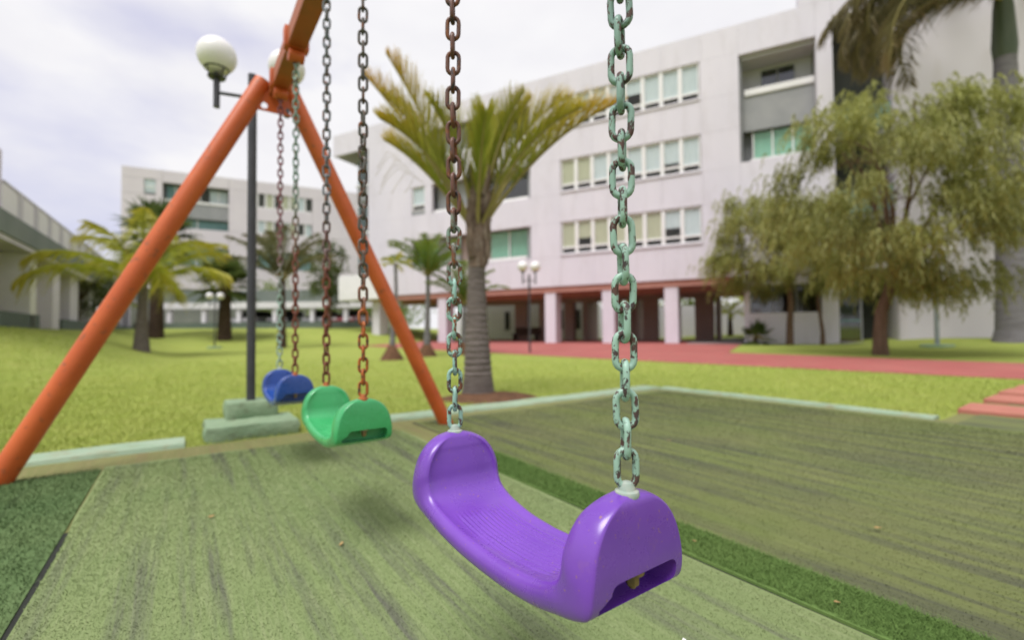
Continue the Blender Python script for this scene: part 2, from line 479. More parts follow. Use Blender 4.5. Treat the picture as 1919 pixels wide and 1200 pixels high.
def mat_turf(name, green1, green2, dirt, amt, fine=(0.30, 0.33, 0.18)):
    m, n, l, b = principled(name, green1, 0.9, 0.15)
    v = coords(n, l, 'Object', (1, 1, 1))
    vs = coords(n, l, 'Object', (21, 0.85, 1))
    vf = coords(n, l, 'Object', (85, 3.5, 1))
    col = mixc(n, l, noise(n, l, v, 1.6, 5, 0.6, 0.3, 0.7), green1, green2)
    at = n.new('ShaderNodeAttribute'); at.attribute_name = 'var'
    col = mixc(n, l, noise(n, l, vf, 1.0, 4, 0.6, 0.50, 0.80), col, fine)
    lo = 0.66 - 0.24 * amt
    d1 = noise(n, l, vs, 0.55, 6, 0.66, lo, lo + 0.12)
    d2 = noise(n, l, vf, 0.8, 5, 0.7, 0.40, 0.72)
    d2b = n.new('ShaderNodeMapRange'); d2b.inputs['To Min'].default_value = 0.45
    l.new(d2, d2b.inputs['Value'])
    mu = n.new('ShaderNodeMath'); mu.operation = 'MULTIPLY'
    l.new(d1, mu.inputs[0]); l.new(d2b.outputs['Result'], mu.inputs[1])
    d3 = noise(n, l, v, 0.9, 3, 0.5, 0.34, 0.60)
    d3b = n.new('ShaderNodeMapRange'); d3b.inputs['To Min'].default_value = 0.12 + 0.35 * max(0, amt - 0.6)
    l.new(d3, d3b.inputs['Value'])
    mu2 = n.new('ShaderNodeMath'); mu2.operation = 'MULTIPLY'
    l.new(mu.outputs[0], mu2.inputs[0]); l.new(d3b.outputs['Result'], mu2.inputs[1])
    col = mixc(n, l, mu2.outputs[0], col, dirt)
    g = mixc(n, l, at.outputs['Fac'], (0.75, 0.75, 0.72), (1.3, 1.3, 1.25))
    col = mixc(n, l, 1.0, col, g, 'MULTIPLY')
    l.new(col, b.inputs['Base Color'])
    bump(n, l, b, noise(n, l, vf, 6, 5, 0.7, 0.2, 0.8), 0.5, 0.01)
    return m

M['turf_pale'] = mat_turf('faded_green_turf', (0.20, 0.265, 0.11), (0.235, 0.285, 0.13), (0.105, 0.097, 0.10), 0.70, (0.285, 0.33, 0.17))
M['turf_worn'] = mat_turf('worn_olive_turf', (0.145, 0.18, 0.06), (0.17, 0.18, 0.078), (0.072, 0.07, 0.068), 0.92, (0.215, 0.245, 0.095))
M['turf_green'] = mat_turf('fresh_green_turf', (0.125, 0.215, 0.058), (0.155, 0.24, 0.072), (0.10, 0.14, 0.05), 0.35, (0.18, 0.28, 0.08))
M['turf_dark'] = mat_turf('dark_green_turf', (0.10, 0.165, 0.065), (0.13, 0.19, 0.078), (0.06, 0.09, 0.04), 0.5, (0.16, 0.23, 0.10))
M['turf_dirt'] = mat_turf('dusty_olive_turf', (0.205, 0.20, 0.085), (0.18, 0.195, 0.075), (0.19, 0.14, 0.08), 0.6, (0.28, 0.245, 0.12))
M['seam'] = principled('black_backing_and_edge_shadow', (0.018, 0.02, 0.016), 0.9)[0]

def mat_lawn(name):
    m, n, l, b = principled(name, (0.2, 0.25, 0.03), 0.95, 0.1)
    v = coords(n, l, 'World')
    vw = coords(n, l, 'World', (1, 1, 1))
    c = mixc(n, l, noise(n, l, v, 0.55, 4, 0.6, 0.35, 0.65), (0.32, 0.37, 0.085), (0.28, 0.345, 0.075))
    c = mixc(n, l, noise(n, l, vw, 3.2, 5, 0.65, 0.45, 0.75), c, (0.36, 0.385, 0.11))
    c = mixc(n, l, noise(n, l, vw, 14, 5, 0.7, 0.5, 0.8), c, (0.25, 0.30, 0.06))
    at = n.new('ShaderNodeAttribute'); at.attribute_name = 'var'
    g = mixc(n, l, at.outputs['Fac'], (0.85, 0.85, 0.85), (1.75, 1.75, 1.7))
    c = mixc(n, l, 1.0, c, g, 'MULTIPLY')
    l.new(c, b.inputs['Base Color'])
    bump(n, l, b, noise(n, l, vw, 30, 6, 0.7, 0.2, 0.8), 0.7, 0.04)
    return m
M['lawn'] = mat_lawn('lawn_grass')

# ================================================================== terrain
def ss(a, b, x):
    t = np.clip((np.asarray(x, dtype=float) - a) / (b - a), 0, 1)
    return t * t * (3 - 2 * t)

def terr(x, y):
    x = np.asarray(x, dtype=float); y = np.asarray(y, dtype=float)
    z = 0.14 * ss(9, 20, 0.454 * x + 0.891 * y)
    z = z + 0.25 * ss(12, 16, x) * ss(10, 15, y)
    e = (x + 17.6) * 0.832 + (y - 18) * 0.555
    z = z + 1.0 * (1 - ss(0, 4.0, e)) * (1 - ss(-4, 0, x)) * ss(8.5, 15, np.hypot(x, y))
    z = np.maximum(z, 1.15 * ss(22, 34, y - 0.25 * x - 3) * (1 - ss(-9, -3, x)))
    return z

def tz(x, y):
    return float(terr(x, y))

PHI = R(35.4)
CP, SP = math.cos(PHI), math.sin(PHI)
def W(a, b, z=0.0):
    return (a * CP - b * SP, a * SP + b * CP, z)

# lawn: one sheet to the horizon, fine near, coarse far
def grid_axis(lo, hi, step, far):
    core = list(np.arange(lo, hi + 1e-6, step))
    ext = [step * 3, 8, 20, 50, 120, 300, 700]
    l, r = [], []
    acc = lo
    for e in ext:
        acc -= e; l.append(acc)
    acc = hi
    for e in ext:
        acc += e; r.append(acc)
    return np.array(l[::-1] + core + r)
gx = grid_axis(-46, 26, 0.6, 0)
gy = grid_axis(-6, 62, 0.6, 0)
GX, GY = np.meshgrid(gx, gy)
GZ = terr(GX, GY)
vv = np.stack([GX.ravel(), GY.ravel(), GZ.ravel()], 1)
nx, ny = len(gx), len(gy)
ii = np.arange(nx * ny).reshape(ny, nx)
qq = np.stack([ii[:-1, :-1].ravel(), ii[:-1, 1:].ravel(), ii[1:, 1:].ravel(), ii[1:, :-1].ravel()], 1)
lawn = link_mesh('lawn', np_mesh('lawn', vv, quad=qq, mat=M['lawn'], attr=np.full(len(vv), 0.16), smooth=True))
tag(lawn, 'bright yellow green lawn around the playground and buildings', 'lawn', kind='structure')

# ---------------------------------------------------------------- turf mats (swing frame coordinates)
def sheet(name, poly, z, mat, label, th=0.012):
    b = MB()
    n = len(poly)
    vs = [(x, y, z) for x, y in poly] + [(x, y, z - th) for x, y in poly]
    fs = [tuple(range(n))] + [(k, k + n, (k + 1) % n + n, (k + 1) % n) for k in range(n)]
    b.add(vs, fs)
    o = b.build(name, mat)
    a = o.data.attributes.new('var', 'FLOAT', 'POINT')
    a.data.foreach_set('value', [0.48] * len(o.data.vertices))
    o.rotation_euler = (0, 0, PHI)
    tag(o, label, 'artificial turf', kind='structure')
    return o

def wob(p0, p1, n, amp, seed):
    r = random.Random(seed)
    out = []
    for k in range(n):
        t = k / n
        out.append((p0[0] + (p1[0] - p0[0]) * t + (r.uniform(-amp, amp) if k else 0),
                    p0[1] + (p1[1] - p0[1]) * t + (r.uniform(-amp, amp) if k else 0)))
    return out
base_poly = [(-4.5, -4.0), (8.0, -4.0), (7.2, 1.02), (5.0, 1.06), (4.92, 3.74), (-4.5, 3.74)]
sheet('turf_underlay', base_poly, 0.008, M['turf_dirt'], 'dusty olive turf along the kerb under the laid mats', 0.006)
main_poly = wob((-0.33, -3.5), (1.325, -3.5), 3, 0.0, 1) + wob((1.325, -3.5), (1.335, 3.30), 24, 0.006, 2) \
    + wob((1.335, 3.30), (-0.34, 3.42), 14, 0.02, 3) + wob((-0.34, 3.42), (-0.33, -3.5), 24, 0.008, 4)
sheet('turf_mat', main_poly, 0.022, M['turf_pale'], 'faded pale green turf mat lying under the three swings')
strip_poly = wob((1.356, -3.5), (1.56, -3.5), 2, 0, 5) + wob((1.56, -3.5), (1.54, 2.45), 24, 0.008, 6) \
    + wob((1.54, 2.45), (1.358, 2.45), 3, 0.005, 7) + wob((1.358, 2.45), (1.356, -3.5), 24, 0.003, 8)
sheet('turf_mat', strip_poly, 0.019, M['turf_green'], 'narrow fresh green turf strip between the pale mat and worn turf')
worn_poly = wob((1.57, -3.5), (7.6, -3.5), 3, 0, 9) + wob((7.6, -3.5), (7.0, 0.85), 5, 0.02, 10) + wob((7.0, 0.85), (4.86, 0.95), 4, 0.03, 11) \
    + wob((4.86, 0.95), (4.80, 3.62), 8, 0.02, 12) + wob((4.80, 3.62), (1.54, 3.58), 10, 0.02, 13) + wob((1.54, 3.58), (1.57, -3.5), 24, 0.006, 14)
sheet('turf_mat', worn_poly, 0.016, M['turf_worn'], 'large worn olive turf with dark streaks right of the purple swing')
dark_poly = [(-4.4, -3.5), (-0.352, -3.5), (-0.356, 3.40), (-4.4, 3.50)]
for sa0, sa1, sl in ((1.315, 1.365, 'black seam between the faded mat and the green strip'), (-0.37, -0.31, 'black strip standing in for the edge shadow left of the faded mat')):
    sheet('turf_seam', [(sa0, -3.4), (sa1, -3.4), (sa1, 2.4), (sa0, 2.4)], 0.0105, M['seam'], sl, 0.004)  # left strip: the mat's edge shadow put in as black colour
sheet('turf_mat', dark_poly, 0.014, M['turf_dark'], 'dark green turf mat left of the faded mat, under the leg')

# pile of the turf near the camera (short fibres, real geometry)
def fibres(name, region, n, h0, h1, mat, label, zb, clip):
    a = rng.uniform(region[0], region[1], n); bb = rng.uniform(region[2], region[3], n)
    x = a * CP - bb * SP; y = a * SP + bb * CP
    keep = clip(x, y)
    a, bb = a[keep], bb[keep]
    n = len(a)
    d = np.hypot(a * CP - bb * SP, a * SP + bb * CP)
    h = rng.uniform(h0, h1, n) * (0.8 + 0.2 * d)
    wd = 0.0009 * (0.8 + 0.5 * d)
    th = rng.uniform(0, 2 * math.pi, n)
    lean = rng.uniform(0.3, 1.6, n) * h
    la = rng.normal(math.pi / 2, 0.9, n) + math.pi * (rng.random(n) < 0.5)
    p0 = np.stack([a - np.cos(th) * wd, bb - np.sin(th) * wd, np.full(n, zb)], 1)
    p1 = np.stack([a + np.cos(th) * wd, bb + np.sin(th) * wd, np.full(n, zb)], 1)
    p2 = np.stack([a + np.cos(la) * lean, bb + np.sin(la) * lean, zb + h], 1)
    v = np.stack([p0, p1, p2], 1).reshape(-1, 3)
    t = np.arange(n * 3).reshape(n, 3)
    r = rng.uniform(0.38, 0.85, n)
    var = np.stack([r * 0.75, r * 0.75, r], 1).ravel()
    o = link_mesh(name, np_mesh(name, v, tri=t, mat=mat, attr=var), rot=(0, 0, PHI))
    return tag(o, label, 'turf pile', kind='stuff')

def seen(x, y):
    return (y > 0.85) & (np.abs(x) < 1.16 * y + 0.1)
fibres('turf_pile', (-0.335, 1.318, 0.0, 3.36), 210000, 0.0025, 0.006, M['turf_pale'], 'short flattened pile of the faded turf mat', 0.021, seen)
fibres('turf_pile', (1.362, 1.545, -0.6, 2.45), 42000, 0.008, 0.016, M['turf_green'], 'dense upright pile of the fresh green turf strip', 0.018, seen)
fibres('turf_pile', (1.57, 4.75, -1.2, 3.5), 160000, 0.0025, 0.006, M['turf_worn'], 'short pile of the worn streaked turf', 0.015, seen)
fibres('turf_pile', (-1.6, -0.356, 0.5, 3.4), 60000, 0.006, 0.013, M['turf_dark'], 'upright pile of the dark green turf mat', 0.013, seen)

# ---------------------------------------------------------------- kerbs
def kerb(a0, a1, b0, b1, h, label, seed):
    r = random.Random(seed)
    n = 14
    L = []
    along_a = (a1 - a0) > (b1 - b0)
    m = MB()
    rows = []
    for k in range(n + 1):
        t = k / n
        j0, j1, jz = r.uniform(-.012, .012), r.uniform(-.012, .012), r.uniform(-.008, .006)
        if along_a:
            x = a0 + (a1 - a0) * t
            rows.append([(x, b0 + j0, 0), (x, b0 + j0 + .012, h + jz), (x, b1 + j1 - .012, h + jz * .5), (x, b1 + j1, 0)])
        else:
            y = b0 + (b1 - b0) * t
            rows.append([(a0 + j0, y, 0), (a0 + j0 + .01, y, h + jz), (a1 + j1 - .01, y, h + jz * .5), (a1 + j1, y, 0)])
    for k in range(n):
        for q in range(3):
            m.add([rows[k][q], rows[k + 1][q], rows[k + 1][q + 1], rows[k][q + 1]], [(0, 1, 2, 3)])
    m.add(rows[0], [(0, 1, 2, 3)]); m.add(rows[-1], [(3, 2, 1, 0)])
    b = m
    o = b.build('kerb', M['kerb'])
    o.rotation_euler = (0, 0, PHI)
    return tag(o, label, 'kerb', 'pale green kerbs around the play area')
kerb(-4.4, 0.02, 3.78, 4.06, 0.024, 'pale green kerb left of the lamp base, behind the orange leg', 1)
kerb(1.02, 4.98, 3.75, 4.02, 0.024, 'pale green kerb in front of the large palm', 2)
kerb(4.95, 5.10, 1.10, 3.74, 0.03, 'thin pale kerb along the right lawn edge', 3)

# ---------------------------------------------------------------- red paths
def drape(name, quadpts, nu, nv, lift, mat, label, cat):
    p = [np.array(q, dtype=float) for q in quadpts]
    vs = []
    for j in range(nv + 1):
        for i in range(nu + 1):
            u, v = i / nu, j / nv
            q = p[0] * (1 - u) * (1 - v) + p[1] * u * (1 - v) + p[2] * u * v + p[3] * (1 - u) * v
            vs.append((q[0], q[1], tz(q[0], q[1]) + lift))
    fs = [(j * (nu + 1) + i, j * (nu + 1) + i + 1, (j + 1) * (nu + 1) + i + 1, (j + 1) * (nu + 1) + i) for j in range(nv) for i in range(nu)]
    rim = [i for i in range(nu + 1)] + [j * (nu + 1) + nu for j in range(1, nv + 1)] \
        + [nv * (nu + 1) + i for i in range(nu - 1, -1, -1)] + [j * (nu + 1) for j in range(nv - 1, 0, -1)]
    k0 = len(vs)
    vs += [(vs[i][0], vs[i][1], vs[i][2] - 0.05) for i in rim]
    for q in range(len(rim)):
        q2 = (q + 1) % len(rim)
        fs.append((rim[q], rim[q2], k0 + q2, k0 + q))
    b = MB().add(vs, fs)
    o = b.build(name, mat, smooth=True)
    return tag(o, label, cat, kind='structure')
def FB(s, y):     # point on the ground from main building coordinates
    c27, s27 = math.cos(R(27)), math.sin(R(27))
    return (5.569 + s * c27 + y * s27, 22 - s * s27 + y * c27)
drape('plaza', [(-7.2, 22.6), (2.0, 12.36), (6.26, 13.48), FB(4.85, .5)], 24, 16, 0.016, M['red_path'], 'red paved court in front of the building', 'paving')
drape('plaza', [(-7.2, 22.6), FB(4.85, .5), FB(4.85, 9.3), FB(-15.0, 9.3)], 24, 16, 0.0165, M['red_path'], 'red paving under the open ground floor', 'paving')
drape('path', [(2.0, 12.36), (7.32, 6.66), (9.92, 9.02), (6.26, 13.48)], 20, 14, 0.017, M['red_path'], 'red paved path leading from the court to the right', 'path')
drape('path', [(7.32, 6.66), (13.5, 0.2), (16.2, 2.2), (9.92, 9.02)], 20, 10, 0.0175, M['red_path'], 'red paved path running on to the right edge', 'path')
drape('path', [FB(2.5, -0.2), FB(5.0, -0.4), FB(5.0, 9.3), FB(2.5, 9.3)], 8, 12, 0.024, M['concrete'], 'grey concrete walk passing under the building', 'path')

slab_pos = ['nearest the kerb end', 'second from the kerb end', 'third from the kerb end', 'fourth from the kerb end']
for k, a in enumerate((5.5, 6.45, 7.25, 7.85)):
    r = random.Random(40 + k)
    m = MB().box(0, 0.52, -1.55, 0, -0.03, 0.05)
    o = m.build('stepping_slab', M['slab_red'], bevel=0.012)
    o.location = W(a, 1.07 + r.uniform(-.03, .03), 0.0)
    o.rotation_euler = (0, 0, PHI + r.uniform(-.03, .03))
    tag(o, 'red concrete stepping slab in the lawn, ' + slab_pos[k], 'stepping slab', 'red stepping slabs at the right lawn edge')

# ================================================================== swing frame
AX = 0.497                       # a-coordinate of the beam line
FRZ = PHI
frame = empty('swing_stand', W(AX, 0, 0), FRZ)      # local x = across, local y = along the beam
tag(frame, 'orange steel swing stand with round legs and square top beam', 'swing stand')
BEAM_B0, BEAM_B1 = -0.62, 3.43
MB().box(-0.047, 0.047, BEAM_B0, BEAM_B1, 2.305, 2.405).build('top_beam', M['orange_beam'], frame, bevel=0.006)
for yb in (-0.58, 3.38):
    for sgn in (-1, 1):
        top = Vector((sgn * 0.075, yb, 2.40)); foot = Vector((sgn * 1.265, yb, -0.03))
        m = MB()
        m.poly_tube([foot, top], 0.056, 28)
        m.build('leg', M['orange'], frame, smooth=True)
    # gusset plate with two drilled holes
    cu = bpy.data.curves.new('gusset_plate', 'CURVE')
    cu.dimensions = '2D'; cu.fill_mode = 'BOTH'; cu.extrude = 0.004
    def spl(pts):
        s = cu.splines.new('POLY'); s.points.add(len(pts) - 1)
        for p, q in zip(s.points, pts): p.co = (q[0], q[1], 0, 1)
        s.use_cyclic_u = True
    spl([(-0.155, 2.20), (0.155, 2.20), (0.10, 2.335), (-0.10, 2.335)])
    for cx in (-0.075, 0.075):
        spl([(cx + 0.022 * math.cos(2 * math.pi * k / 20), 2.235 + 0.022 * math.sin(2 * math.pi * k / 20)) for k in range(20)])
    tmp = bpy.data.objects.new('tmp', cu); COL.objects.link(tmp)
    me = bpy.data.meshes.new_from_object(tmp)
    bpy.data.objects.remove(tmp)
    me.materials.append(M['orange'])
    g = link_mesh('gusset_plate', me, frame, (0, yb - 0.03, 0), (R(90), 0, 0))

SW_B = dict(purple=(0.432, 0.922), green=(1.565, 2.055), blue=(2.715, 3.205))
for bs in SW_B.values():
    for b_ in bs:
        m = MB()
        m.box(-0.062, 0.062, b_ - 0.03, b_ + 0.03, 2.300, 2.412)
        m.poly_tube([(-0.04, b_, 2.268), (0.04, b_, 2.268)], 0.034, 16)
        m.build('hanger_clamp', M['orange'], frame, smooth=True, bevel=0.004)

# ================================================================== swings
ATT = 0.530
def lerp_list(pts, t):
    n = len(pts) - 1
    x = t * n
    i = min(int(x), n - 1)
    f = x - i
    p0, p1, p2, p3 = pts[max(i - 1, 0)], pts[i], pts[i + 1], pts[min(i + 2, n)]
    return [0.5 * ((2 * b) + (-a + c) * f + (2 * a - 5 * b + 4 * c - d) * f * f + (-a + 3 * b - 3 * c + d) * f ** 3)
            for a, b, c, d in zip(p0, p1, p2, p3)]
# right half stations: (y_top, z_top, y_bottom, z_bottom, half width, closing)
ST = [(0.000, -0.150, 0.000, -0.184, 0.090, 1), (0.070, -0.147, 0.078, -0.181, 0.091, 1), (0.130, -0.138, 0.150, -0.171, 0.093, 1),
      (0.168, -0.128, 0.200, -0.158, 0.095, 1), (0.193, -0.115, 0.238, -0.147, 0.097, 1), (0.204, -0.095, 0.262, -0.132, 0.098, 1),
      (0.208, -0.070, 0.268, -0.100, 0.097, 1), (0.212, -0.044, 0.267, -0.056, 0.087, 1), (0.216, -0.021, 0.265, -0.026, 0.068, 1),
      (0.220, -0.007, 0.262, -0.008, 0.042, 1), (0.224, 0.000, 0.258, 0.000, 0.015, 0.85)]
NSEG = 64
half = [lerp_list(ST, k / NSEG) for k in range(NSEG + 1)]
stations = [(-s[0], s[1], -s[2], s[3], s[4], s[5]) for s in half[:0:-1]] + [tuple(s) for s in half]
MU = 110
us = []
for k in range(MU + 1):
    t = -1 + 2 * k / MU
    us.append(math.copysign(1 - (1 - abs(t)) ** 1.5, t))
verts, faces = [], []
for (yt, zt, yb, zb, w, cl) in stations:
    my, mz = (yt + yb) / 2, (zt + zb) / 2
    ring = []
    r = min(0.017, w * 0.95)
    for side in (0, 1):
        seq = us if side == 0 else us[::-1]
        r = min(0.017 if side == 0 else 0.0095, w * 0.95)
        for u in seq:
            x = u * w
            k = 1.0
            d = abs(x) - (w - r)
            if d > 0:
                k = math.sqrt(max(0.0, 1 - (d / r) ** 2))
            k = max(k, 0.02) * (cl if side == 1 else min(cl, 0.55 + 0.45 * min(1, w / 0.075)))
            ty, tz_ = (yt, zt) if side == 0 else (yb, zb)
            py, pz = my + (ty - my) * k, mz + (tz_ - mz) * k
            if side == 0:
                inner = w - 0.017
                dish = 0.0055 * (1 - (x / inner) ** 8) if abs(x) < inner else 0.0
                fl = max(0.0, 1 - (abs(yt) / 0.20) ** 10)
                pz -= dish * fl
                py += math.copysign(1, yt) * dish * 0.8 * (1 - fl) * min(1, max(0, (w - 0.045) / 0.035))
                if abs(x) < 0.060 and abs(yt) < 0.145:
                    fade = min(1, (0.060 - abs(x)) / 0.006) * min(1, (0.145 - abs(yt)) / 0.015)
                    pz += 0.0015 * fade * math.cos(2 * math.pi * x / 0.0094)
            ring.append((x, py, pz))
    verts.append(ring)
NR = len(verts[0])
flat = [p for rg in verts for p in rg]
for i in range(len(verts) - 1):
    for k in range(NR):
        k2 = (k + 1) % NR
        faces.append((i * NR + k, i * NR + k2, (i + 1) * NR + k2, (i + 1) * NR + k))
faces.append(tuple(range(NR)))
faces.append(tuple(reversed(range((len(verts) - 1) * NR, len(verts) * NR))))
seat_mb = MB(); seat_mb.add(flat, faces)
seat_tmp_me = seat_mb.mesh('seat_tmp', None)
bm = bmesh.new(); bm.from_mesh(seat_tmp_me)
bmesh.ops.remove_doubles(bm, verts=bm.verts, dist=0.00002)
bm.to_mesh(seat_tmp_me); bm.free()
# hollow slot under each horn, cut out of the solid
cut = MB()
for sg in (-1, 1):
    poly = []
    hw, z0, z1, rr = 0.076, -0.139, -0.101, 0.013
    for (cx, cz, a0) in ((hw - rr, z1 - rr, 0), (-hw + 0.02 + rr, z1 - rr, 90), (-hw + rr, z0 + rr, 180), (hw - rr, z0 + rr, 270)):
        for q in range(5):
            an = R(a0 + 90 * q / 4)
            poly.append((cx + rr * math.cos(an), cz + rr * math.sin(an)))
    y_in, y_out = (0.222, 0.31)
    cut.prism(poly, sg * y_in, sg * y_out)
so = bpy.data.objects.new('seat_tmp', seat_tmp_me); COL.objects.link(so)
co = cut.build('cut_tmp', None)
bo = so.modifiers.new('cut', 'BOOLEAN'); bo.operation = 'DIFFERENCE'; bo.object = co; bo.solver = 'EXACT'
dg = bpy.context.evaluated_depsgraph_get(); dg.update()
seat_me = bpy.data.meshes.new_from_object(so.evaluated_get(dg))
bpy.data.objects.remove(so); bpy.data.objects.remove(co)
seat_me.materials.clear()
seat_me.polygons.foreach_set('use_smooth', [True] * len(seat_me.polygons))
seat_me.set_sharp_from_angle(angle=R(45))

# chain link: racetrack of round wire standing in the x-z plane
PITCH, WIRE = 0.0400, 0.0049
def link_mesh_data():
    m = MB()
    Ln, Wd = PITCH / 2 + WIRE, 0.0128       # centreline half length and half width
    pts = []
    st = Ln - Wd
    for k in range(9):
        an = math.pi * k / 8
        pts.append((Wd * math.cos(an), 0, st + Wd * math.sin(an)))
    for k in range(9):
        an = math.pi + math.pi * k / 8
        pts.append((Wd * math.cos(an), 0, -st + Wd * math.sin(an)))
    n, q = len(pts), 10
    vs, fs = [], []
    for i, p in enumerate(pts):
        t = (Vector(pts[(i + 1) % n]) - Vector(pts[i - 1])).normalized()
        s = Vector((0, 1, 0)); b = t.cross(s)
        for k in range(q):
            an = 2 * math.pi * k / q
            vs.append(Vector(p) + (s * math.cos(an) + b * math.sin(an)) * WIRE)
    for i in range(n):
        for k in range(q):
            fs.append((i * q + k, i * q + (k + 1) % q, ((i + 1) % n) * q + (k + 1) % q, ((i + 1) % n) * q + k))
    m.add(vs, fs)
    return m
LINK_ME = {}
def link_for(matkey):
    if matkey not in LINK_ME:
        LINK_ME[matkey] = link_mesh_data().mesh('chain_link', M[matkey], smooth=True)
    return LINK_ME[matkey]

def make_swing(key, label, plastic, mats, bolts, tw):
    b0, b1 = SW_B[key]
    bc = (b0 + b1) / 2
    root = empty('swing', W(AX, bc, 0), PHI)
    tag(root, label, 'swing', 'swings hanging from the orange frame')
    me = seat_me.copy(); me.name = 'seat'; me.materials.append(M[plastic])
    seat = link_mesh('seat', me, root, (0, 0, ATT))
    for e, (yy, mk, bk, t0) in enumerate(zip((-0.245, 0.245), mats, bolts, tw)):
        eb = MB()
        eb.lathe([(0.0005, -0.006), (0.0165, -0.006), (0.0172, -0.002), (0.0160, 0.0015), (0.0120, 0.0035), (0.0105, 0.008), (0.0085, 0.0125), (0.004, 0.0145)], 20, (0, 0, 0))
        eye = eb.build('eye_bolt', M[bk], seat, smooth=True, loc=(0, yy, 0.0))
        nut = MB()
        nut.lathe([(0.0005, -0.126), (0.0045, -0.126), (0.0045, -0.098), (0.0045, -0.096)], 12)
        nut.lathe([(0.0085, -0.122), (0.0092, -0.120), (0.0092, -0.108), (0.0085, -0.106)], 6)
        nut.lathe([(0.0165, -0.1055), (0.0165, -0.1015)], 16)
        nut.build('hex_nut', M['brass'], seat, loc=(0, yy + math.copysign(0.007, yy), 0.0))
        rr = random.Random(hash((key, e)) % 1000 if False else len(key) * 10 + e)
        z = ATT + 0.007 + PITCH / 2 + WIRE
        lm = link_for(mk)
        top = 2.262
        zs = []
        while z < top:
            zs.append(z); z += PITCH
        ch = link_mesh('chain', lm, root, (0, yy, zs[0]), (0, 0, t0))
        tag(ch, None)
        ang = 0.0
        for k, zz in enumerate(zs[1:], 1):
            ang += math.pi / 2 + rr.uniform(-0.10, 0.10) + 0.05 * math.sin(k * 0.5 + t0)
            tilt = rr.uniform(-0.035, 0.035)
            # children of the first link, so placed relative to it
            link_mesh('chain_link', lm, ch, (rr.uniform(-.0006, .0006), rr.uniform(-.0006, .0006), zz - zs[0]), (tilt, rr.uniform(-0.04, 0.04), ang))
    return root
make_swing('purple', 'purple plastic swing hanging nearest on mint and rusty chains', 'purple', ('ch_pr', 'ch_pl'), ('bolt_pale', 'bolt_pale'), (-0.62 , -0.55))
make_swing('green', 'green plastic swing between the purple and blue ones', 'green_p', ('ch_gr', 'ch_gl'), ('bolt_rust', 'bolt_rust'), (-0.5, -0.7))
make_swing('blue', 'blue plastic swing farthest away, beside the lamp base', 'blue_p', ('ch_br', 'ch_bl'), ('bolt_rust', 'bolt_pale'), (-0.5, -0.2))

# ================================================================== lamp posts
def globe_lamp(loc, rz, label, h=2.65, arm=0.305, gr=0.148, metal='lamp_metal', plinth=True, stem=0.30, group='lamp posts with twin white globes', sides=(-1, 1), r_pole=0.033):
    root = empty('lamp_post', loc, rz)
    tag(root, label, 'lamp post', group)
    n = 16
    m = MB().poly_tube([(0, 0, 0), (0, 0, h)], r_pole, n)
    m.build('pole', M[metal], root, smooth=True)
    for s in sides:
        x = s * arm
        za = h - 0.19
        if arm > 0.05:
            MB().poly_tube([(s * r_pole * .6, 0, za), (x, 0, za)], r_pole * 0.4, 12).build('arm', M[metal], root, smooth=True)
        st = MB().poly_tube([(x, 0, za - 0.12), (x, 0, za + stem - 0.06)], r_pole * 0.72, 14)
        st = st.build('stem', M[metal], root, smooth=True)
        zc = za + stem - 0.06
        cg = MB()
        cg.lathe([(0.020, -0.035), (0.060, -0.030), (0.066, -0.02), (0.04, -0.012), (0.022, -0.01), (0.022, 0.02)], 20, (x, 0, zc))
        ring = [(x + 0.083 * math.cos(a), 0.083 * math.sin(a), zc + 0.045) for a in [2 * math.pi * k / 20 for k in range(21)]]
        cg.poly_tube(ring, 0.009, 6, False)
        for q in range(4):
            a = math.pi / 4 + q * math.pi / 2
            cg.poly_tube([(x + 0.06 * math.cos(a), 0.06 * math.sin(a), zc - 0.02), (x + 0.085 * math.cos(a), 0.085 * math.sin(a), zc + 0.045)], 0.006, 6)
        cg.build('collar', M[metal], root, smooth=True)
        MB().sphere((x, 0, zc + gr * 0.87 + 0.03), gr, 28, 18).build('globe', M['globe'], root, smooth=True)
    return root

# near lamp on a stepped green concrete base
lp = W(0.454, 4.27, 0.22)
lamp = globe_lamp(lp, R(21), 'dark lamp post on a stepped green concrete base beside the swings', arm=0.252, stem=0.205, gr=0.142)
def rough_block(a0, a1, b0, b1, z0, z1, seed, amp):
    r = random.Random(seed)
    nx_, ny_, nz_ = 9, 6, 4
    m = MB()
    P = {}
    for i in range(nx_ + 1):
        for j in range(ny_ + 1):
            for k in range(nz_ + 1):
                if i in (0, nx_) or j in (0, ny_) or k in (0, nz_):
                    sh = 0.012 if ((i in (0, nx_)) + (j in (0, ny_)) + (k in (0, nz_))) > 1 else 0
                    cx, cy, cz = (a0 + a1) / 2, (b0 + b1) / 2, (z0 + z1) / 2
                    x = a0 + (a1 - a0) * i / nx_; y = b0 + (b1 - b0) * j / ny_; z = z0 + (z1 - z0) * k / nz_
                    low = amp * (1 if k < nz_ else 0.3)
                    x += r.uniform(-low, low) - math.copysign(sh, x - cx) ; y += r.uniform(-low, low) - math.copysign(sh, y - cy); z += r.uniform(-amp, amp) * .3
                    P[(i, j, k)] = len(m.v); m.v.append((x, y, z))
    def q(*ks): m.f.append(tuple(P[t] for t in ks))
    for i in range(nx_):
        for j in range(ny_):
            for k in (0, nz_): q((i, j, k), (i + 1, j, k), (i + 1, j + 1, k), (i, j + 1, k))
        for k in range(nz_):
            for j in (0, ny_): q((i, j, k), (i + 1, j, k), (i + 1, j, k + 1), (i, j, k + 1))
    for j in range(ny_):
        for k in range(nz_):
            for i in (0, nx_): q((i, j, k), (i, j + 1, k), (i, j + 1, k + 1), (i, j, k + 1))
    return m
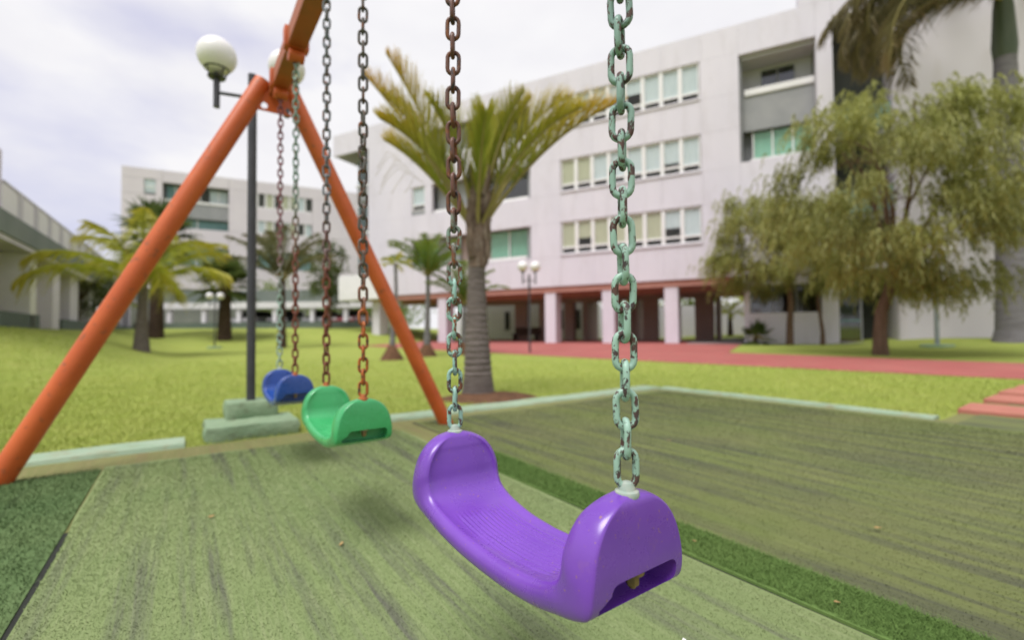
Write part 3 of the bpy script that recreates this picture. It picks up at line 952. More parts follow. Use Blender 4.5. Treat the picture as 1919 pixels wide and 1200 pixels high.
for nm, args in (('plinth', (0.13, 0.74, 3.80, 4.27, -0.03, 0.10, 3, 0.013)), ('plinth', (0.27, 0.64, 4.12, 4.42, 0.08, 0.22, 4, 0.004))):
    ob = rough_block(*args).build(nm, M['green_conc'], None, smooth=True)
    ob.parent = lamp
    ob.matrix_local = (Matrix.Translation(lp) @ Matrix.Rotation(R(21), 4, 'Z')).inverted() @ Matrix.Rotation(PHI, 4, 'Z')

def place(x, y): return (x, y, tz(x, y))
globe_lamp(place(0.57, 15.06), R(12), 'dark twin globe lamp post on the red court', 2.55, 0.21, 0.17, stem=0.34)
l3 = globe_lamp(place(-14.6, 22.8), R(10), 'slim twin globe lamp post on the lawn before the bushy palm', 2.35, 0.24, 0.17, stem=0.3)
MB().lathe([(0.32, -0.05), (0.32, 0.06), (0.28, 0.09)], 20).build('plinth', M['green_conc'], l3, smooth=True)
l4 = globe_lamp(place(13.08, 14.3), R(-20), 'grey lamp post rising into the weeping tree', 2.75, 0.24, 0.17, 'lamp_pale_metal', stem=0.3, r_pole=0.06)
MB().lathe([(0.42, -0.08), (0.42, 0.04), (0.36, 0.07)], 20).build('plinth', M['green_conc'], l4, smooth=True)
globe_lamp((-16.6, 26.9, tz(-16.6, 26.9)), 0, 'tall single globe lamp post in front of the bushy palm', 4.0, 0.0, 0.33, 'lamp_pale_metal', stem=0.35, group=None, sides=(1,))
globe_lamp(place(-16.75, 18.9), 0, 'short single globe lamp beside the covered walkway', 0.7, 0.0, 0.17, stem=0.35, group=None, sides=(1,))

# ================================================================== main building
def bx(root, name, s0, s1, y0, y1, z0, z1, mat, bevel=0.0):
    return MB().box(s0, s1, y0, y1, z0, z1).build(name, M[mat], root, bevel=bevel)
MBLD = empty('apartment_building', (5.569, 22, 0), R(-27))
tag(MBLD, 'long off white building on columns behind the palms', 'building')
G = 0.003
def panel(s0, s1, z0, z1, y0=0.0, y1=0.22, mat='wall'):
    return bx(MBLD, 'wall_panel', s0 + G, s1 - G, y0, y1, z0 + G, z1 - G, mat)
JS = [-16.5, -13.0, -11.5, -8.3, -5.1, -3.42, -1.70, 1.6, 3.35, 4.85]
for z0, z1 in ((3.05, 4.58), (6.32, 7.80), (9.52, 11.05), (12.80, 14.02)):
    for s0, s1 in zip(JS[:-1], JS[1:]):
        panel(s0, s1, z0, z1)
panel(-18.75, -16.5, 12.62, 14.02); panel(-19.62, -18.75, 12.62, 14.02)
panel(4.85, 7.66, 12.65, 14.02)
for z0, z1 in ((3.05, 4.58), (4.58, 6.32), (6.32, 7.95)):
    panel(4.85, 7.66, z0, z1)
for z0, z1 in ((0.0, 3.05), (3.05, 6.32), (6.32, 9.52), (9.52, 12.65), (12.65, 14.02)):
    panel(7.66, 8.22, z0, z1, 0.0, 0.6)
panel(7.08, 8.22, 14.02, 18.0, 0.0, 0.6); panel(8.22, 10.05, 13.25, 18.0, 0.0, 0.5)
for z0, z1 in ((4.58, 6.32), (7.80, 9.52), (11.05, 12.80)):
    for s0, s1 in ((-16.5, -13.0), (-5.1, -3.42), (3.28, 4.85)):
        panel(s0, s1, z0, z1)
    if z0 > 5:
        panel(-12.0, -11.5, z0, z1)
# solid core of the building (behind the recesses) and roof
bx(MBLD, 'core_wall', -16.4, 10.0, 1.45, 10.0, 3.25, 13.9, 'grey_panel')
bx(MBLD, 'roof', -19.6, 18.0, 0.24, 10.2, 13.70, 13.98, 'concrete')
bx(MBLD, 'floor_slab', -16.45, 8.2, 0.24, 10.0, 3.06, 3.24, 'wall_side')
bx(MBLD, 'floor_slab', -16.45, 4.84, 0.24, 1.44, 6.40, 6.62, 'wall')
bx(MBLD, 'floor_slab', -16.45, 4.84, 0.24, 1.44, 9.60, 9.82, 'wall')
bx(MBLD, 'beam', -16.48, 4.84, 0.10, 0.50, 2.76, 3.046, 'terracotta')
bx(MBLD, 'beam', -16.48, 4.84, 3.20, 3.60, 2.70, 3.04, 'terracotta')
bx(MBLD, 'beam', -16.48, 4.84, 6.30, 6.70, 2.60, 3.04, 'brown')
for s in (-16.0, -10.9, -4.1, -1.06, 1.88):
    bx(MBLD, 'column', s - 0.30, s + 0.30, 0.14, 0.95, 0.0, 2.755, 'wall', 0.01)
# brown inner piers seen through the open ground floor
for s0, s1 in ((-9.2, -8.3), (-7.4, -6.9), (-5.6, -5.0), (-3.05, -2.0), (-0.6, 0.25), (0.9, 1.5), (2.3, 3.3)):
    bx(MBLD, 'inner_pier', s0, s1, 6.2, 6.75, 0.0, 2.60, 'brown', 0.01)
for s0, s1 in ((-4.6, -4.3), (-1.6, -1.1), (3.35, 3.55)):
    bx(MBLD, 'inner_pier', s0, s1, 6.9, 9.4, 0.0, 3.0, 'brown', 0.01)
# end bay with corner loggias
for z0, zt in ((6.4, 9.5), (9.6, 12.6), (3.25, 6.3)):
    bx(MBLD, 'spandrel', -18.35, -16.52, 0.9, 1.1, z0, z0 + 1.0, 'grey_panel')
    bx(MBLD, 'sill', -18.45, -16.52, 0.85, 1.14, z0 + 1.0, z0 + 1.12, 'white')
    wnd = bx(MBLD, 'window', -18.35, -16.52, 1.0, 1.06, z0 + 1.12, zt - 0.2, 'teal')
    bx(wnd, 'pane', -18.30, -16.56, 0.94, 0.96, z0 + 1.18, zt - 0.25, 'glass_teal')
bx(MBLD, 'end_wall', -18.3, -16.42, 1.16, 9.8, 3.2, 13.68, 'wall')
bx(MBLD, 'roof_soffit', -19.55, -16.5, 0.25, 4.0, 12.62, 12.78, 'concrete')
bx(MBLD, 'terrace_wall', -18.65, -15.2, -0.45, -0.05, 2.85, 4.45, 'white', 0.02)
bx(MBLD, 'terrace_floor', -18.6, -15.25, -0.04, 1.3, 2.85, 3.04, 'concrete')

WR = random.Random(12)
def window_unit(s0, s1, z0, z1, blind, y=0.05):
    fw = 0.055
    m = MB()
    m.box(s0, s0 + fw, y, y + 0.07, z0, z1); m.box(s1 - fw, s1, y, y + 0.07, z0, z1)
    m.box(s0 + fw, s1 - fw, y, y + 0.07, z1 - fw, z1); m.box(s0 + fw, s1 - fw, y, y + 0.07, z0, z0 + fw * .8)
    m.box(s0 + fw, s1 - fw, y + 0.004, y + 0.066, z0 + 0.27, z0 + 0.36)
    wo = m.build('window', M['white'], MBLD)
    bx(wo, 'pane', s0 + fw, s1 - fw, y + 0.028, y + 0.036, z0 + fw, z1 - fw, 'glass')
    if blind:
        zb = z0 + (0.30 if WR.random() < .62 else WR.uniform(.34, .95))
        bx(wo, 'blind', s0 + 0.02, s1 - 0.02, y + 0.085, y + 0.095, zb, z1 - 0.01 if blind != 'blind_b' else z1 - 0.06, blind)
    return wo
r = random.Random(5)
pat = {4.58: 'yyyyyybb', 7.80: 'yybbbbbb', 11.05: 'ybbbbbbb'}
for z0, z1 in ((4.58, 6.32), (7.80, 9.52), (11.05, 12.80)):
    w8 = 6.70 / 8
    for k in range(8):
        s0 = -3.42 + k * w8
        window_unit(s0 + 0.03, s0 + w8 - 0.03, z0 + 0.10, z1 - 0.02, 'blind_' + pat[z0][k])
    bx(MBLD, 'sill', -3.42, 3.28, -0.05, 0.20, z0 + 0.005, z0 + 0.085, 'wall')
    bx(MBLD, 'blind_box', -3.40, 3.26, 0.26, 1.43, z0 + 0.10, z0 + 0.13, 'concrete')
    for k in range(1, 8):
        s0 = -3.42 + k * w8
        bx(MBLD, 'mullion', s0 - 0.027, s0 + 0.027, 0.03, 0.20, z0 + 0.09, z1 - 0.005, 'white')
for z0, z1 in ((7.80, 9.52), (11.05, 12.50)):
    window_unit(-12.98, -12.02, z0 - 0.05 + 0.35, z1, 'blind_b')
    bx(MBLD, 'sill_panel', -12.99, -12.01, 0.06, 0.12, z0 + 0.02, z0 + 0.29, 'grey_panel')
    bx(MBLD, 'wall_panel', -12.99, -12.01, 0.005, 0.22, z1 + 0.007, z1 + 0.3 if z1 > 12 else z1 + 0.008, 'wall')
# recessed balconies
for z0, z1 in ((7.80, 9.52), (11.05, 12.80)):
    bx(MBLD, 'recess_wall', -11.49, -9.4, 0.55, 0.75, z0, z1, 'grey_panel')
    bx(MBLD, 'sill', -11.4, -5.3, 0.12, 0.30, z0 + 0.03, z0 + 0.17, 'white')
    bx(MBLD, 'return_wall', -5.32, -5.11, 0.23, 1.4, z0, z1, 'grey_panel')
    wnd = bx(MBLD, 'window', -9.3, -5.4, 0.9, 0.95, z0 + 0.2, z1 - 0.3, 'teal')
    bx(wnd, 'pane', -9.28, -5.42, 0.86, 0.87, z0 + 0.22, z1 - 0.32, 'glass_dark')
bx(MBLD, 'recess_wall', -11.45, -9.9, 0.55, 0.75, 4.6, 6.3, 'grey_panel')
bx(MBLD, 'recess_wall', -9.88, -7.85, 0.75, 0.9, 4.6, 6.3, 'brown')
bx(MBLD, 'return_wall', -5.38, -5.11, 0.23, 0.9, 4.59, 6.31, 'grey_panel')
bx(MBLD, 'sill', -12.9, -5.4, 0.10, 0.32, 4.62, 4.78, 'white')
for s0, s1 in ((-12.9, -11.47), (-7.82, -5.40)):
    wnd = bx(MBLD, 'window', s0, s1, 0.60, 0.64, 4.80, 6.3, 'curtain_g')
    bx(wnd, 'pane', s0 + .02, s1 - .02, 0.50, 0.51, 4.82, 6.28, 'glass')
    bx(wnd, 'frame', (s0 + s1) / 2 - .03, (s0 + s1) / 2 + .03, 0.46, 0.54, 4.80, 6.3, 'white')
# right balcony bay
bx(MBLD, 'return_wall', 4.86, 4.95, 0.23, 1.43, 7.97, 12.63, 'grey_panel')
bx(MBLD, 'recess_wall', 4.96, 7.65, 1.30, 1.42, 9.5, 12.63, 'cool_wall')
bx(MBLD, 'recess_ceiling', 4.96, 7.65, 0.23, 1.29, 12.5, 12.63, 'cool_wall')
wnd = bx(MBLD, 'window', 5.75, 7.0, 1.22, 1.29, 11.5, 12.3, 'glass_dark')
bx(wnd, 'frame', 6.33, 6.40, 1.20, 1.215, 11.5, 12.3, 'grey_dark')
bx(MBLD, 'balcony_parapet', 4.97, 7.65, 0.55, 0.68, 9.45, 11.0, 'grey_panel')
bx(MBLD, 'parapet_cap', 5.05, 7.65, 0.48, 0.75, 11.0, 11.28, 'white', 0.015)
bx(MBLD, 'recess_wall', 4.97, 7.65, 0.95, 1.1, 7.97, 9.44, 'grey_dark')
wnd = bx(MBLD, 'window', 5.35, 7.6, 0.80, 0.85, 8.2, 9.40, 'curtain_g')
bx(wnd, 'pane', 5.37, 7.58, 0.70, 0.71, 8.22, 9.38, 'glass')
for sx in (5.36, 6.1, 6.85, 7.56):
    bx(wnd, 'frame', sx - .025, sx + .025, 0.66, 0.73, 8.2, 9.4, 'white')
bx(MBLD, 'sill', 5.25, 7.65, 0.5, 0.86, 8.02, 8.19, 'white')
# stair recess with glass balustrades
bx(MBLD, 'recess_wall', 8.23, 10.04, 1.2, 1.4, 3.3, 13.24, 'dark')
for z in (5.3, 8.55):
    bx(MBLD, 'stair_slab', 8.23, 10.04, 0.2, 1.19, z - 0.25, z, 'grey_dark')
    bx(MBLD, 'glass_balustrade', 8.24, 10.03, 0.15, 0.17, z, z + 0.95, 'teal')
bx(MBLD, 'recess_ceiling', 8.23, 10.04, 0.0, 1.19, 3.06, 3.29, 'wall')
# ground floor room and entrance
bx(MBLD, 'room_wall', 4.86, 7.64, 0.06, 0.22, 0.0, 1.44, 'wall')
bx(MBLD, 'room_wall', 4.86, 5.08, 0.06, 0.22, 1.44, 3.05, 'wall')
bx(MBLD, 'room_wall', 5.09, 7.64, 0.06, 0.22, 2.62, 3.05, 'wall')
wnd = bx(MBLD, 'window', 5.09, 7.64, 0.30, 0.34, 1.45, 2.61, 'dark')
for sx in (5.12, 5.95, 6.8, 7.61):
    bx(wnd, 'frame', sx - .025, sx + .025, 0.12, 0.19, 1.45, 2.61, 'grey_dark')
bx(wnd, 'pane', 5.09, 7.64, 0.15, 0.16, 1.45, 2.61, 'glass_dark')
bx(MBLD, 'room_wall', 4.86, 5.0, 0.23, 9.0, 0.0, 3.05, 'wall')
door = bx(MBLD, 'glass_door', 8.24, 9.08, 0.75, 0.78, 0.15, 2.9, 'glass_dark')
for sx in (8.27, 9.05):
    bx(door, 'frame', sx - .03, sx + .03, 0.72, 0.74, 0.15, 2.9, 'grey_panel')
bx(door, 'frame', 8.31, 9.01, 0.72, 0.74, 1.05, 1.12, 'teal')
bx(door, 'frame', 8.31, 9.01, 0.72, 0.74, 2.55, 2.62, 'teal')
bx(MBLD, 'entrance_wall', 8.23, 9.08, 1.9, 2.0, 0.0, 3.04, 'curtain_g')
bx(MBLD, 'entrance_wall', 9.10, 10.04, 1.6, 1.8, 0.0, 3.04, 'dark')
bx(MBLD, 'entrance_step', 8.23, 10.04, -0.25, 1.6, 0.0, 0.22, 'concrete')
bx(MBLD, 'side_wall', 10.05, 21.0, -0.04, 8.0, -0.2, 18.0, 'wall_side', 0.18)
bx(MBLD, 'downpipe', 10.32, 10.44, -0.16, -0.06, 1.9, 2.6, 'grey_panel')
# things standing under the building
bench = empty('bench', (*FB(-7.9, 5.2), 0.17), R(-27))
tag(bench, 'dark brown wooden bench under the building behind the palm trunk', 'bench')
bx(bench, 'seat', -0.9, 0.9, -0.3, 0.3, 0.36, 0.46, 'wood_dark', 0.01)
bx(bench, 'backrest', -0.9, 0.9, 0.24, 0.32, 0.46, 0.85, 'wood_dark', 0.01)
for sx in (-0.82, 0.72):
    bx(bench, 'leg', sx, sx + 0.1, -0.28, 0.30, 0.0, 0.36, 'wood_dark')

# ================================================================== far block
FAR = empty('apartment_building', (-40.6, 48, 0), R(26.1))
tag(FAR, 'pale four storey block far off at the left', 'building')
def fpanel(s0, s1, z0, z1, mat='wall_far'):
    return bx(FAR, 'wall_panel', s0 + .012, s1 - .012, 0, 0.3, z0 + .012, z1 - .012, mat)
fpanel(0, 3.5, 17.4, 18.5); fpanel(0, 1.9, 15.7, 17.4); fpanel(2.9, 3.5, 15.7, 17.4); fpanel(0, 3.5, 12.4, 15.7)
fpanel(3.5, 9.6, 17.2, 18.5); fpanel(9.6, 12.4, 17.2, 18.5); fpanel(12.4, 30, 17.1, 18.5)
fpanel(9.6, 12.4, 12.4, 17.2); fpanel(18.3, 30, 12.4, 17.1); fpanel(12.4, 18.3, 13.9, 15.4); fpanel(12.4, 18.3, 10.4, 12.4)
fpanel(0, 3.5, 8.3, 12.4); fpanel(3.5, 9.6, 10.4, 12.4); fpanel(9.6, 12.4, 8.3, 12.4); fpanel(18.3, 30, 8.3, 12.4)
fpanel(0, 12.4, 5.7, 8.3); fpanel(12.4, 30, 5.7, 8.3)
bx(FAR, 'core_wall', 0.1, 29.9, 1.2, 12, 0, 18.3, 'grey_panel')
bx(FAR, 'side_wall', 0.02, 0.3, 0.31, 12, 0, 18.48, 'wall_far')
bx(FAR, 'roof', 0.05, 29.9, 0.31, 12, 18.31, 18.42, 'concrete')
w_ = bx(FAR, 'window', 1.92, 2.88, 0.1, 0.14, 16.0, 17.35, 'blind_b')
bx(w_, 'frame', 1.92, 2.88, 0.05, 0.09, 16.5, 16.6, 'white'); bx(w_, 'sill', 1.92, 2.88, 0.02, 0.2, 15.72, 15.98, 'grey_dark')
bx(FAR, 'balcony_parapet', 3.52, 9.58, 0.35, 0.5, 13.6, 15.25, 'grey_panel')
bx(FAR, 'parapet_cap', 3.52, 9.58, 0.28, 0.55, 15.25, 15.5, 'white')
for s0, s1, z0, z1, mt in ((3.7, 5.3, 15.6, 17.1, 'teal'), (5.35, 5.9, 15.6, 17.1, 'terracotta'), (6.0, 7.6, 15.6, 17.1, 'dark'), (7.7, 9.4, 15.6, 17.0, 'blind_b'),
                           (3.6, 9.5, 12.45, 13.5, 'teal')):
    w_ = bx(FAR, 'window', s0, s1, 0.9, 1.0, z0, z1, mt)
    bx(w_, 'frame', (s0 + s1) / 2 - .05, (s0 + s1) / 2 + .05, 0.82, 0.89, z0, z1, 'white')
for z0, z1, seq in ((15.4, 17.1, 'dydyybd'), (12.4, 13.9, 'bydbydb')):
    for k, c in enumerate(seq):
        s0 = 12.45 + k * 0.84
        w_ = bx(FAR, 'window', s0 + .12, s0 + .72, 0.12, 0.16, z0 + .15, z1 - .02, {'d': 'dark', 'y': 'blind_y', 'b': 'blind_b'}[c])
        bx(w_, 'frame', s0 - .08, s0 + .1, 0.04, 0.2, z0, z1, 'white')
        bx(w_, 'sill', s0 + .1, s0 + .74, 0.04, 0.2, z0, z0 + .14, 'white')
for s0, s1 in ((3.7, 9.4), (12.6, 18.1)):
    w_ = bx(FAR, 'window', s0, s1, 0.5, 0.55, 8.4, 10.3, 'teal')
    bx(w_, 'frame', (s0 + s1) / 2 - .05, (s0 + s1) / 2 + .05, 0.4, 0.49, 8.4, 10.3, 'white')

# ================================================================== parking podium at the back
POD = empty('parking_shelter', (-27.0, 36.0, 1.15), 0)
tag(POD, 'low grey parking shelter with white beam beyond the lawn', 'shelter')
bx(POD, 'fascia', 0, 16.6, 0.0, 0.3, 2.08, 3.0, 'gutter')
bx(POD, 'beam', 0, 16.6, -0.12, 0.28, 1.58, 2.06, 'white')
bx(POD, 'roof', 0, 16.6, 0.31, 7.5, 2.1, 2.35, 'concrete')
for sx in (0.2, 2.9, 5.6, 8.4, 11.3, 13.9, 16.2):
    bx(POD, 'column', sx, sx + 0.32, 0.0, 0.3, 0, 1.57, 'white')
rw = bx(None, 'retaining_wall', -28.0, -9.8, 34.3, 34.6, 0.3, 1.62, 'plinth')
tag(rw, 'low grey green retaining wall at the back of the lawn', 'wall')
tag(drape('parking_floor', [(-30, 34.6), (-9.8, 34.6), (-9.8, 46), (-30, 46)], 8, 6, 0.05, M['concrete'], 'grey concrete parking floor under the shelter', 'parking'))

def car(loc, rz, paint, label):
    root = empty('parked_car', loc, rz)
    tag(root, label, 'car', 'cars parked under the shelter')
    L, Wd = 4.0, 1.68
    prof = [(-2.0, 0.30), (-2.0, 0.62), (-1.9, 0.80), (-1.0, 0.93), (1.55, 0.98), (1.95, 0.88), (2.0, 0.55), (1.98, 0.30)]
    b = MB().prism(prof, -Wd / 2, Wd / 2).build('body', M[paint], root, smooth=True, bevel=0.06)
    vs = []
    lo = [(-1.15, 0.92), (1.7, 0.96)]; hi = [(-0.45, 1.42), (1.15, 1.44)]
    m = MB()
    m.add([(-1.15, -.76, .92), (1.75, -.76, .96), (1.75, .76, .96), (-1.15, .76, .92), (-.4, -.6, 1.42), (1.2, -.6, 1.44), (1.2, .6, 1.44), (-.4, .6, 1.42)],
          [(0, 1, 5, 4), (1, 2, 6, 5), (2, 3, 7, 6), (3, 0, 4, 7), (4, 5, 6, 7)])
    m.build('cabin_glass', M['car_glass'], root)
    MB().box(-.38, 1.18, -.6, .6, 1.425, 1.475).build('car_roof', M[paint], root, bevel=0.02)
    for x in (-1.25, 1.25):
        for y in (-0.76, 0.76):
            wh = MB().poly_tube([(x, y - .1, .31), (x, y + .1, .31)], 0.31, 18).build('wheel', M['tyre'], root, smooth=True)
            MB().poly_tube([(x, y - .11, .31), (x, y + .11, .31)], 0.19, 14).build('rim', M['rim'], wh, smooth=True)
    for y in (-0.6, 0.6):
        MB().box(-2.03, -1.93, y - .18, y + .18, .62, .76).build('headlight', M['white'], root, bevel=0.02)
    MB().box(-2.06, -1.95, -.7, .7, .32, .5).build('bumper', M['car_dark'], root, bevel=0.02)
    return root
car((-21.3, 38.3, 1.2), R(86), 'car_white', 'white parked car facing the lawn under the shelter')
car((-18.6, 38.6, 1.2), R(92), 'car_dark', 'black parked car next to the white one under the shelter')
car((-15.6, 38.4, 1.2), R(88), 'car_silver', 'silver parked car behind the dark slim palm')
car((-13.1, 38.2, 1.2), R(85), 'car_red', 'red parked car nearest the building corner')

# ================================================================== covered walkway at the left
WK = empty('covered_walkway', (-17.6, 18.0, 0.0), math.atan2(0.832, -0.555))
tag(WK, 'low covered walkway with pale wall piers and grey fascia at the left', 'building')
bx(WK, 'fascia', -12, 34, -0.1, 0.15, 3.60, 4.24, 'gutter')
bx(WK, 'roof', -12, 34, 0.16, 5.0, 3.7, 4.1, 'concrete')
bx(WK, 'soffit', -12, 34, -0.05, 5.0, 3.45, 3.59, 'wall')
bx(WK, 'back_wall', -12, 34, 4.0, 4.3, 0.5, 3.44, 'stained')
bx(WK, 'plinth', -12, -2.45, 0.0, 0.3, 0.4, 1.46, 'plinth')
bx(WK, 'plinth', 1.2, 34, 0.1, 0.4, 0.4, 1.42, 'plinth')
k = 0
for s0, s1, d in ((-9.6, -9.1, 3.8), (-6.2, -5.5, 3.8), (-3.55, -2.9, 3.8), (-0.85, 0.15, 3.8), (3.7, 5.3, 3.8), (8.0, 8.6, 3.8), (11.4, 12.0, 3.8), (14.8, 15.6, 3.8), (19, 20, 3.8), (24, 25, 3.8)):
    bx(WK, 'wall_pier', s0, s1, 0.31 if s0 < -3.6 or s0 > 1 else 0.0, d, 0.5, 3.44, 'white' if (s1 - s0) < .65 else 'wall', 0.01)
bx(WK, 'infill_wall', -5.49, -3.56, 1.6, 1.8, 0.6, 3.44, 'wall')
bx(WK, 'infill_wall', -5.485, -3.565, 1.5, 1.595, 0.6, 2.0, 'stained')
bx(WK, 'infill_wall', -2.89, -0.86, 0.6, 0.8, 0.6, 3.44, 'wall')
# railing along the roof edge
for k in range(24):
    s0 = -5.55 + k * 1.7
    bx(WK, 'rail_post', s0 + 1.35, s0 + 1.68, 0.12, 0.26, 4.25, 5.22, 'rail')
    bx(WK, 'rail_panel', s0, s0 + 1.34, 0.17, 0.20, 4.32, 5.18, 'white')
    bx(WK, 'handrail', s0 + .0, s0 + 1.69, 0.14, 0.24, 5.225, 5.28, 'rail')
bx(WK, 'stair_tower', -12, -5.62, 0.18, 4.5, 4.25, 6.1, 'wall')

# ================================================================== white wall and trees beyond the open ground floor
bw = MB().box(-8, 28, 0, 0.3, 0, 2.6).build('boundary_wall', M['wall'])
bw.location = (*FB(-14, 17), 0.1); bw.rotation_euler = (0, 0, R(-27))
tag(bw, 'white boundary wall seen through the open ground floor', 'wall')
sh = empty('outbuilding', (*FB(-15.2, 12.0), 0.1), R(-27))
tag(sh, 'small white outbuilding behind the left columns', 'building')
bx(sh, 'wall', 0, 9.5, 0, 3, 0, 2.85, 'white')
for sx in (2.2, 3.5, 6.9, 8.3):
    w_ = bx(sh, 'window', sx, sx + .42, -0.06, -0.01, 0.8, 2.3, 'dark')
    bx(w_, 'frame', sx - .14, sx - .01, -0.08, -0.01, 0.7, 2.4, 'white')

# ================================================================== vegetation
class LB:
    """numpy-like collector for leaf quads with a per-vertex dryness value"""
    def __init__(self): self.v = []; self.q = []; self.a = []
    def blade(self, p, d, side, L, w, dry0, dry1, droop=0.0, segs=2):
        pts = []
        for k in range(segs + 1):
            t = k / segs
            c = p + d * (L * t) + Vector((0, 0, -droop * L * t * t))
            ww = w * (1 - 0.85 * t) * (0.6 + 0.4 * min(1, t * 6)) * 0.5
            pts.append((c - side * ww, c + side * ww, dry0 + (dry1 - dry0) * t))
        n = len(self.v)
        for a_, b_, dv in pts:
            self.v += [tuple(a_), tuple(b_)]; self.a += [dv, dv]
        for k in range(segs):
            self.q.append((n + 2 * k, n + 2 * k + 1, n + 2 * k + 3, n + 2 * k + 2))
    def build(self, name, mat, parent):
        me = np_mesh(name, self.v, quad=self.q, mat=mat, attr=np.clip(self.a, 0, 1))
        return link_mesh(name, me, parent)

def frond(base, az, el, length, bend, leaf_len, n, rgen, vup=0.55, dry_tip=0.8, start=0.2, w=0.028, droop=0.1, spread=0.35, fwd=0.72, twist=0.0):
    """one feather leaf: returns (rachis points, radii, list of blades)"""
    pts = []
    p = Vector(base)
    e = el
    st = length / 14
    for k in range(15):
        pts.append(p.copy())
        d = Vector((math.cos(e) * math.sin(az), math.cos(e) * math.cos(az), math.sin(e)))
        p = p + d * st
        e -= bend / 14 * (0.4 + 1.2 * k / 14)
    return pts

def pinnate_frond(lb, tb, base, az, el, length, bend, leaf_len, n, rg, vup=0.55, dry=(0.0, 0.4), start=0.18, w=0.028, droop=0.1, spread=0.4, fwd=0.7, r0=0.018):
    pts = frond(base, az, el, length, bend, leaf_len, n, rg)
    tb.poly_tube(pts, [r0 * (1 - 0.85 * k / 14) + 0.002 for k in range(15)], 6)
    for i in range(n):
        t = start + (1 - start) * (i + 0.5) / n
        x = t * 14; k = min(int(x), 13); f = x - k
        p = pts[k].lerp(pts[k + 1], f)
        tan = (pts[k + 1] - pts[k]).normalized()
        sd = tan.cross(Vector((0, 0, 1)))
        sd = sd.normalized() if sd.length > 1e-3 else Vector((1, 0, 0))
        nrm = sd.cross(tan).normalized()
        prof = math.sin(math.pi * min(1, max(0.06, (t - start) / (1 - start) * 0.86 + 0.12))) ** 0.7
        for s in (-1, 1):
            d = tan * (fwd + rg.uniform(-.08, .08)) + sd * (s * (spread + rg.uniform(-.1, .1))) + nrm * (vup + rg.uniform(-.12, .12))
            d.normalize()
            bs = d.cross(tan); bs = bs.normalized() if bs.length > 1e-3 else sd
            bs = (bs + Vector((rg.uniform(-.4, .4), rg.uniform(-.4, .4), rg.uniform(-.4, .4)))).normalized()
            dv = dry[0] + (dry[1] - dry[0]) * max(0, (t - 0.35) / 0.65) + rg.uniform(-.08, .08)
            lb.blade(p, d, bs, leaf_len * prof * rg.uniform(.85, 1.12), w, max(0, dv - .1), min(1, dv + 0.18 + 0.3 * (rg.random() < .12)), droop * rg.uniform(.4, 1.6))

def rings_trunk(m, pts, radii, n=18, ring=0.06, amp=0.04):
    """palm trunk whose radius steps with old leaf scars"""
    P, Rr = [], []
    pts = [Vector(p) for p in pts]
    L = sum((pts[i + 1] - pts[i]).length for i in range(len(pts) - 1))
    N = max(6, int(L / ring)) * 3
    for k in range(N + 1):
        t = k / N * (len(pts) - 1)
        i = min(int(t), len(pts) - 2); f = t - i
        P.append(pts[i].lerp(pts[i + 1], f))
        r_ = radii[i] * (1 - f) + radii[i + 1] * f
        Rr.append(r_ * (1 + amp * (0.9, -0.9, 0.2)[k % 3]))
    m.poly_tube(P, Rr, n)

